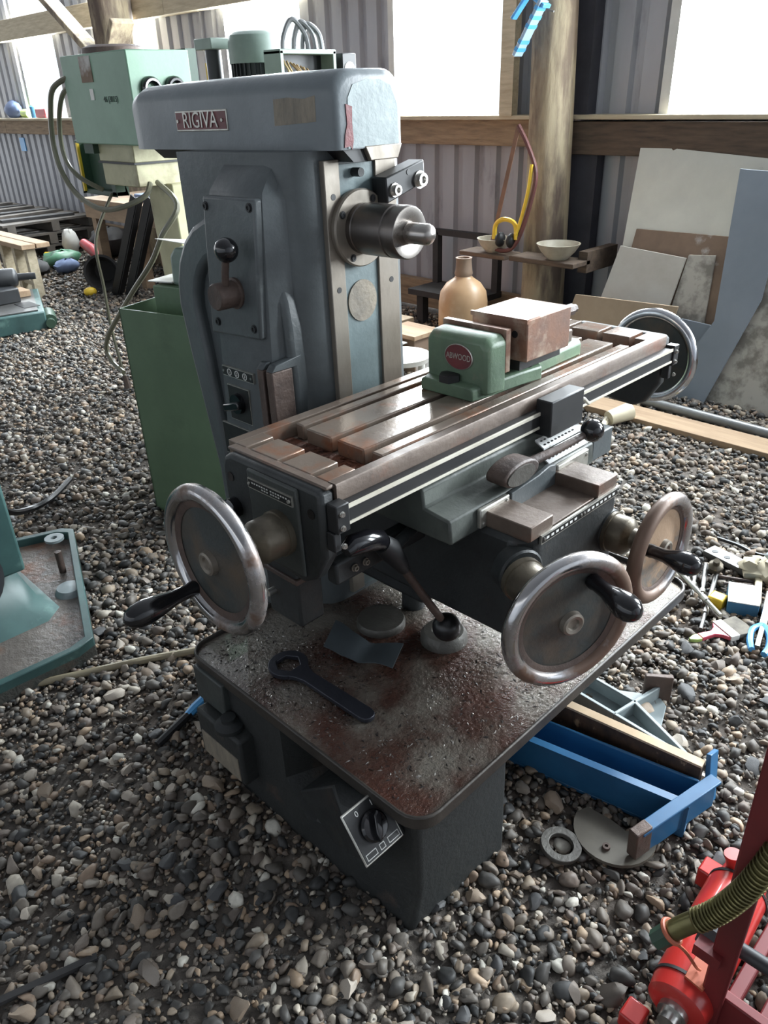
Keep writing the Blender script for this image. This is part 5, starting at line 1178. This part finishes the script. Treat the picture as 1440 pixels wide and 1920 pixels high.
# ---- clutter seen between the column and the vise
tb = thing('white_tub', 'white plastic seat tub standing behind the mill column', 'tub', (3.1, 3.0, 0.0))
mb = MB(); mb.lathe([(0.20, 0.0), (0.20, 0.15), (0.23, 0.16), (0.235, 0.10), (0.225, 0)], (3.02, 2.93, 0), (0, 0, 1), 24); part(mb, 'tub_top', 'white_sheet', tb)
for dx, dy in ((-.09, -.06), (.09, -.06), (0, .1)):
    mb = MB(); mb.cyl((3.02 + dx, 2.93 + dy, 0), (3.02 + dx, 2.93 + dy, 0.205), 0.02); part(mb, 'tub_leg', 'white_sheet', tb)
mb = MB(); mb.lathe([(0, 0.0), (0, 0.07), (0.16, 0.075), (0.22, 0.05), (0.26, 0.02)], (3.22, 2.88, 0.075), (0.5, -0.6, 0.0), 18); single(mb, 'grey_bottle', 'steel_plain', 'grey plastic bottle lying by the white seat tub', 'bottle')
mb = MB(); mb.box(3.30, 3.50, 3.10, 3.30, 0.0, 0.22); single(mb, 'brown_carton', 'board_brown', 'brown carton on the ground near the tan demijohn', 'carton', bevel=0.004)
mb = MB(); mb.box(3.28, 3.52, 3.08, 3.36, 0.221, 0.245); single(mb, 'orange_offcut', 'plank_tan', 'orange wood offcut lying on the brown carton', 'offcut')
mb = MB(); mb.box(3.55, 3.75, 3.52, 3.70, 0.0, 0.20); single(mb, 'tan_carton', 'board_card', 'tan carton tucked behind the mill column', 'carton', bevel=0.004)
mb = MB(); mb.add([(3.03, 3.15, 0.205), (3.26, 3.12, 0.205), (3.27, 3.38, 0.205), (3.04, 3.42, 0.205), (3.03, 3.15, 0.212), (3.26, 3.12, 0.212), (3.27, 3.38, 0.212), (3.04, 3.42, 0.212)], [(0, 3, 2, 1), (4, 5, 6, 7), (0, 1, 5, 4), (1, 2, 6, 5), (2, 3, 7, 6), (3, 0, 4, 7)])
mb.box(3.06, 3.24, 3.17, 3.36, 0.0, 0.205)
single(mb, 'packing_sheet', 'white_sheet', 'white packing sheet lying on a block behind the white seat tub', 'packing')

# ---- to the right of the base: blue channel, wood, castings
bc = thing('blue_channel', 'blue painted steel channel with welded end bracket lying on the gravel', 'steel channel', (1.28, 0.65, 0.0))
A0 = Vector((1.235, 0.90, 0)); A1 = Vector((1.335, 0.415, 0)); du = (A1 - A0).normalized(); dn_ = Vector((-du.y, du.x, 0))
def CH(a, b, z): return A0 + du * a + dn_ * b + Vector((0, 0, z))
LEN = (A1 - A0).length
mb = MB()
for b0, b1, z0, z1 in ((-0.045, -0.037, 0.0, 0.105), (-0.045, 0.045, 0.0, 0.012), (0.037, 0.045, 0.0, 0.105)):
    mb.hexa([CH(0, b0, z0), CH(LEN, b0, z0), CH(LEN, b1, z0), CH(0, b1, z0), CH(0, b0, z1), CH(LEN, b0, z1), CH(LEN, b1, z1), CH(0, b1, z1)])
part(mb, 'channel', 'channel_blue', bc, bevel=0.002)
mb = MB(); mb.hexa([CH(0, -0.05, 0.10), CH(LEN, -0.05, 0.10), CH(LEN, -0.03, 0.10), CH(0, -0.03, 0.10), CH(0, -0.05, 0.107), CH(LEN, -0.05, 0.107), CH(LEN, -0.03, 0.107), CH(0, -0.03, 0.107)]); part(mb, 'channel_lip', 'channel_blue', bc)
mb = MB(); E0 = Vector((1.155, 0.455, 0)); E1 = Vector((1.395, 0.395, 0)); mb.bar(E0 + Vector((0, 0, 0.06)), E1 + Vector((0, 0, 0.075)), 0.012, 0.085); part(mb, 'end_bracket', 'channel_blue', bc, bevel=0.003)
mb = MB(); mb.bar(E0 + Vector((0, 0, 0.103)), E1 + Vector((0, 0, 0.118)), 0.030, 0.008); part(mb, 'bracket_flange', 'channel_blue', bc, bevel=0.002)
mb = MB(); mb.bar(E0 + Vector((-0.015, 0.004, 0.072)), E0 + Vector((0.03, -0.0075, 0.075)), 0.026, 0.080); part(mb, 'rusty_clamp', 'rusty_iron', bc, bevel=0.003)
mb = MB(); mb.bar((1.405, 0.40, 0.03), (1.445, 0.43, 0.14), 0.05, 0.012, (0, 1, 0)); part(mb, 'end_tab', 'channel_blue', bc, bevel=0.002)
wd = thing('wood_beam', 'dark stained wood board standing on edge beside the blue channel', 'board', (1.37, 0.63, 0.0))
W0 = Vector((1.345, 0.88, 0)); W1 = Vector((1.40, 0.43, 0))
mb = MB(); mb.bar(W0 + Vector((0, 0, 0.066)), W1 + Vector((0, 0, 0.066)), 0.024, 0.130); part(mb, 'board', 'wood_dark_end', wd, bevel=0.002)
mb = MB(); mb.bar(W0 + Vector((0, 0, 0.1335)), W1 + Vector((0, 0, 0.1335)), 0.0245, 0.006); part(mb, 'board_edge', 'wood_edge', wd)
cs = thing('cast_bracket', 'grey cast iron webbed bracket lying behind the dark stained board', 'bracket', (1.55, 0.68, 0.0))
def CB(p0, p1, w=0.012, h=0.05, zc=0.03): m_ = MB(); m_.bar((*p0, zc), (*p1, zc), w, h); return m_
NB = {'a': (1.50, 0.88), 'b': (1.58, 0.83), 'c': (1.675, 0.665), 'd': (1.475, 0.475), 'e': (1.49, 0.70), 'f': (1.57, 0.69)}
mb = MB(); mb.prism([NB['a'], (1.56, 0.86), NB['c'], (1.65, 0.63), (1.56, 0.60), NB['d'], (1.455, 0.49), (1.45, 0.72)], 'z', 0.004, 0.016); part(mb, 'bracket_web', 'cast_grey', cs, bevel=0.002)
for p, q in (('a', 'e'), ('e', 'd'), ('b', 'f'), ('f', 'd'), ('e', 'c'), ('a', 'b')):
    part(CB(NB[p], NB[q]), 'bracket_rib', 'cast_grey', cs, bevel=0.003)
mb = MB(); mb.bar((1.645, 0.70, 0.045), (1.69, 0.64, 0.045), 0.016, 0.09); part(mb, 'bracket_flange', 'rusty_iron', cs, bevel=0.003)
cr = thing('crescent_plate', 'khaki crescent shaped steel plate with two bolts beside the steel ring', 'plate', (1.17, 0.50, 0.0))
pts = [(1.185 + 0.092 * math.cos(math.radians(a)), 0.52 + 0.092 * math.sin(math.radians(a))) for a in range(100, 321, 12)] + [(1.262, 0.455), (1.225, 0.475), (1.20, 0.50), (1.205, 0.54), (1.20, 0.60)]
mb = MB(); mb.prism(pts, 'z', 0.018, 0.027); part(mb, 'plate', 'plate_khaki', cr)
for x, y in ((1.13, 0.51), (1.185, 0.455)):
    mb = MB(); mb.lathe([(0, 0.009), (0.008, 0.009), (0.008, 0.004), (0.004, 0.004)], (x, y, 0.026), (0, 0, 1), 12); part(mb, 'plate_bolt', 'rusty_iron', cr)
mb = MB(); mb.lathe([(0, 0.046), (0.012, 0.046), (0.012, 0.027), (0, 0.027)], (1.068, 0.588, 0.018), (0.05, -0.1, 1), 36, closed=True); single(mb, 'steel_ring', 'grimy_steel', 'flat steel ring lying on gravel at the foot of the base', 'ring', bevel=0.0015)

# ---- loose tools on the gravel behind the knee handwheel
def drill_bit(p0, p1, r, label, m='steel_plain', group='loose drill rods on the gravel'):
    p0 = Vector(p0); p1 = Vector(p1); d = p1 - p0; L_ = d.length
    b_ = thing('drill_rod', label, 'drill rod', tuple((p0 + p1) / 2), group=group)
    mb = MB(); mb.lathe([(0, r), (L_ * 0.55, r), (L_ * 0.57, r * 0.8), (L_, r * 0.8)], p0, d, 10); part(mb, 'rod_shank', m, b_)
    mb = MB(); mb.lathe([(L_ * 0.66, r * 1.25), (L_ * 0.74, r * 1.25)], p0, d, 10); part(mb, 'rod_collar', 'bright_steel', b_)
    return b_
drill_bit((2.30, 0.945, 0.038), (2.12, 0.69, 0.038), 0.009, 'long bright steel rod lying across the other rods', 'bright_steel')
for p0, p1 in (((2.43, 0.96, 0.016), (2.24, 0.845, 0.016)), ((2.42, 0.905, 0.016), (2.19, 0.815, 0.016)), ((2.41, 0.868, 0.016), (2.17, 0.775, 0.016)), ((2.38, 0.815, 0.016), (2.04, 0.715, 0.016))):
    drill_bit(p0, p1, 0.008, 'dull steel drill rod lying on gravel under the bright rod')
mb = MB(); mb.lathe([(0, 0.024), (0.02, 0.024), (0.03, 0.012), (0.05, 0.010)], (2.385, 0.825, 0.03), (-0.3, -0.1, 0.6), 16); single(mb, 'brass_nut', 'brass_grime', 'brass capped nut among the steel rods on the gravel', 'nut')
pb = thing('perforated_bar', 'grey steel bar with three drilled holes lying near the steel rods', 'bar', (2.48, 0.83, 0.0))
mb = MB(); P0 = Vector((2.50, 0.90, 0.02)); P1 = Vector((2.46, 0.72, 0.02)); mb.bar(P0, P1, 0.065, 0.022); part(mb, 'bar_body', 'steel_plain', pb, bevel=0.002)
for t in (0.15, 0.42, 0.70):
    q = P0.lerp(P1, t); mb = MB(); mb.lathe([(0, 0.011), (0.0015, 0.011), (0.0015, 0)], (q.x - 0.004, q.y, 0.031), (0, 0, 1), 14); part(mb, 'bar_hole', 'black_matte', pb)
br = thing('paint_brush', 'paint brush with pink and yellow handle lying on the gravel', 'paint brush', (2.05, 0.68, 0.0))
def BR(a, b, z):
    o_ = Vector((1.955, 0.712, 0.0)); d_ = Vector((0.17, -0.085, 0)).normalized(); n_ = Vector((-d_.y, d_.x, 0)); return o_ + d_ * a + n_ * b + Vector((0, 0, z))
def brush_part(poly, z0, z1, m, name, bev=0.002):
    mb = MB(); n = len(poly); mb.add([BR(a, b, z0) for a, b in poly] + [BR(a, b, z1) for a, b in poly], [tuple(range(n)), tuple(range(2 * n - 1, n - 1, -1))] + [(i, i + n, (i + 1) % n + n, (i + 1) % n) for i in range(n)]); return part(mb, name, m, br, bevel=bev)
brush_part([(0.0, -0.004), (0.02, -0.013), (0.038, -0.013), (0.038, 0.013), (0.02, 0.013), (0.0, 0.004)], 0.018, 0.030, 'lime_plastic', 'handle_tip')
brush_part([(0.038, -0.013), (0.085, -0.010), (0.105, -0.022), (0.118, -0.042), (0.118, 0.042), (0.105, 0.022), (0.085, 0.010), (0.038, 0.013)], 0.018, 0.031, 'brush_pink', 'handle')
brush_part([(0.118, -0.043), (0.150, -0.043), (0.150, 0.043), (0.118, 0.043)], 0.015, 0.034, 'white_sheet', 'ferrule', 0.001)
brush_part([(0.150, -0.041), (0.205, -0.044), (0.21, 0.0), (0.205, 0.044), (0.150, 0.041)], 0.017, 0.032, 'bristle', 'bristles')
bx_ = thing('small_carton', 'white topped blue carton with yellow corner among the tools', 'carton', (2.27, 0.69, 0.0))
mb = MB(); mb.hexa([(2.19, 0.70, 0), (2.23, 0.615, 0), (2.34, 0.655, 0), (2.30, 0.745, 0), (2.19, 0.70, 0.05), (2.23, 0.615, 0.05), (2.34, 0.655, 0.05), (2.30, 0.745, 0.05)]); part(mb, 'carton_side', 'box_blue', bx_, bevel=0.002)
mb = MB(); mb.hexa([(2.19, 0.70, 0.05), (2.23, 0.615, 0.05), (2.34, 0.655, 0.05), (2.30, 0.745, 0.05), (2.19, 0.70, 0.053), (2.23, 0.615, 0.053), (2.34, 0.655, 0.053), (2.30, 0.745, 0.053)]); part(mb, 'carton_top', 'white_sheet', bx_)
mb = MB(); mb.box(2.185, 2.235, 0.715, 0.765, 0.0, 0.045); part(mb, 'yellow_corner', 'yellow_paint', bx_, bevel=0.006)
rg = MB(); rr = random.Random(4); rg.sphere((2.45, 0.70, 0.045), 0.06, 16, (0.7, 1.1, 0.6)); rg.v = [(x + rr.uniform(-.012, .012), y + rr.uniform(-.012, .012), max(0.002, z + rr.uniform(-.012, .012))) for x, y, z in rg.v]
single(rg, 'cotton_rag', 'rag_cream', 'crumpled cream rag lying among the tools', 'rag', smooth=70)
mb = MB(); mb.bar((2.42, 0.69, 0.03), (2.27, 0.635, 0.03), 0.022, 0.016); single(mb, 'cream_file_handle', 'cup_cream', 'pale cream stick lying beside the cream rag', 'stick', bevel=0.004)
pr_ = thing('blue_pliers', 'blue handled pliers with bright jaws lying past the paint brush', 'pliers', (2.16, 0.56, 0.0))
mb = MB(); mb.bar((2.36, 0.63, 0.03), (2.16, 0.575, 0.03), 0.022, 0.014); part(mb, 'pliers_jaw', 'bright_steel', pr_, bevel=0.003)
for s in (-1, 1):
    mb = MB(); mb.tube(smooth_path([(2.17, 0.578, 0.03), (2.13, 0.568 + s * 0.025, 0.028), (2.08, 0.552 + s * 0.028, 0.025), (2.04, 0.540 + s * 0.018, 0.022)]), 0.010, 8); part(mb, 'pliers_handle', 'level_blue', pr_)
mb = MB(); mb.bar((2.16, 0.575, 0.03), (2.05, 0.548, 0.03), 0.014, 0.012); part(mb, 'pliers_rod', 'steel_plain', pr_)
for p0, p1, w in (((2.39, 0.575, 0.025), (2.12, 0.485, 0.02), 0.018), ((2.48, 0.56, 0.02), (2.28, 0.58, 0.02), 0.016)):
    mb = MB(); mb.bar(p0, p1, w, 0.014); single(mb, 'steel_strip', 'steel_plain', 'dull steel strip lying beside the blue handled pliers', 'steel strip', group='steel strips by the pliers', bevel=0.002)
mb = MB(); mb.box(2.40, 2.62, 0.44, 0.58, 0.0, 0.05); single(mb, 'black_case', 'rubbish_dark', 'black plastic case lying past the cream rag', 'case', bevel=0.012)
mb = MB(); mb.box(2.52, 2.74, 0.60, 0.72, 0.0, 0.07); single(mb, 'grey_holder', 'cast_grey', 'pale grey plastic holder lying past the drilled bar', 'holder', bevel=0.01)
mb = MB(); mb.tube(smooth_path([(2.62, 0.92, 0.012), (2.62, 0.84, 0.012), (2.60, 0.76, 0.015), (2.63, 0.68, 0.02)]), 0.007, 7); single(mb, 'rubber_lead', 'cable_black', 'short black rubber lead on gravel behind the drilled bar', 'lead')
mb = MB(); mb.tube([(2.36, 0.80, 0.02), (2.40, 0.70, 0.022), (2.38, 0.69, 0.022), (2.33, 0.77, 0.02)], 0.006, 6); single(mb, 'rusty_clip', 'rusty_iron', 'bent rusty wire clip lying between the rods and the carton', 'clip')

# ---- red hydraulic machine at the lower right
rd = thing('hydraulic_press', 'red hydraulic ram in a red steel frame with spring guarded hose', 'hydraulic press', (1.0, 0.2, 0.0))
C0 = Vector((0.875, 0.232, 0.085)); C1 = Vector((1.20, 0.247, 0.10)); cd_ = (C1 - C0)
mb = MB(); mb.lathe([(0.0, 0.0), (0.0, 0.040), (0.008, 0.052), (0.045, 0.056), (0.285, 0.056), (0.30, 0.052), (0.305, 0.046), (0.325, 0.044)], C0, cd_, 36); rm = part(mb, 'ram_cylinder', 'ram_red', rd)
for t in (0.038, 0.285):
    mb = MB(); mb.lathe([(t, 0.0572), (t + 0.006, 0.0572)], C0, cd_, 36); sub(mb, 'ram_band', 'black_matte', rm)
mb = MB(); mb.lathe([(-0.03, 0.018), (-0.012, 0.018), (-0.012, 0.026), (0.002, 0.026)], C0, cd_, 20); sub(mb, 'ram_port', 'bright_steel', rm)
for p in ((0.845, 0.295, 0.03), (1.205, 0.32, 0.05)):
    mb = MB(); mb.box(p[0] - 0.022, p[0] + 0.022, p[1] - 0.028, p[1] + 0.012, p[2] - 0.028, p[2] + 0.022); sub(mb, 'ram_lug', 'ram_red', rm, 0.004)
mb = MB(); mb.lathe([(0, 0.014), (0.03, 0.014), (0.03, 0.017), (0.038, 0.017)], C1 + Vector((-0.02, 0.02, 0.035)), (0, 0.2, 1), 14); sub(mb, 'bleed_screw', 'ram_red', rm)
mb = MB(); mb.bar(C0 + Vector((0.030, -0.012, 0.056)), C0 + Vector((0.075, -0.010, 0.060)), 0.034, 0.006, (0, -0.25, 1)); sub(mb, 'orange_tag', 'label_orange', rm)
mb = MB(); mb.hexa([(0.912, 0.172, 0.0), (0.926, 0.172, 0.0), (0.926, 0.207, 0.0), (0.912, 0.207, 0.0), (0.912, 0.165, 0.90), (0.926, 0.165, 0.90), (0.926, 0.216, 0.90), (0.912, 0.216, 0.90)]); part(mb, 'upright', 'frame_red', rd, bevel=0.004)
mb = MB(); mb.box(0.905, 0.935, -0.22, -0.16, 0.0, 0.90); part(mb, 'upright', 'frame_red', rd, bevel=0.004)
mb = MB(); mb.box(0.925, 0.945, -0.2, 0.19, 0.03, 0.13); part(mb, 'cross_plate', 'frame_red', rd, bevel=0.003)
for y in (0.165, 0.11, 0.05):
    mb = MB(); mb.box(0.94, 1.45, y - 0.012, y + 0.012, 0.07, 0.10); part(mb, 'side_bar', 'frame_red', rd, bevel=0.003)
mb = MB(); mb.cyl((0.95, 0.205, 0.235), (0.95, -0.2, 0.255), 0.013); part(mb, 'cross_shaft', 'fin_black', rd)
mb = MB(); mb.lathe([(0, 0.032), (0.03, 0.032)], (0.95, 0.24, 0.232), (0, -1, 0), 6); part(mb, 'shaft_nut', 'fin_black', rd)
mb = MB(); mb.box(0.90, 0.93, 0.19, 0.235, 0.22, 0.245); part(mb, 'shaft_lug', 'frame_red', rd)
HP = smooth_path([(0.85, 0.266, 0.294), (0.855, 0.259, 0.306), (0.865, 0.243, 0.33), (0.88, 0.213, 0.372), (0.89, 0.190, 0.426), (0.90, 0.174, 0.482), (0.91, 0.159, 0.557)])
mb = MB(); mb.tube(HP, 0.0165, 12); hz = part(mb, 'press_hose', 'spring_olive', rd)
hp = [vec(p) for p in HP]
for k in range(26):
    t = 0.40 + 0.56 * k / 26; f_ = t * (len(hp) - 1); i = int(f_); q = hp[i].lerp(hp[i + 1], f_ - i); d_ = hp[i + 1] - hp[i]
    mb = MB(); mb.lathe([(0.0022 * math.sin(2 * math.pi * j / 6), 0.018 + 0.0022 * math.cos(2 * math.pi * j / 6)) for j in range(6)], q, d_, 16, closed=True); sub(mb, 'spring_coil', 'spring_olive', hz)
mb = MB(); mb.lathe([(0, 0.017), (0.03, 0.018)], (0.842, 0.277, 0.276), (0.008, -0.011, 0.018), 8); sub(mb, 'hose_fitting', 'green_dark', hz)
mb = MB(); mb.lathe([(0.004 * math.sin(2 * math.pi * j / 8), 0.019 + 0.004 * math.cos(2 * math.pi * j / 8)) for j in range(8)], hp[5], hp[6] - hp[5], 18, closed=True); sub(mb, 'tag_cord', 'label_orange', hz)
mb = MB(); mb.tube(smooth_path([hp[5] + Vector((0, 0.0, -0.02)), (0.875, 0.240, 0.25), (0.91, 0.225, 0.18), (0.93, 0.222, 0.150)]), 0.003, 6); sub(mb, 'tag_string', 'label_orange', hz)
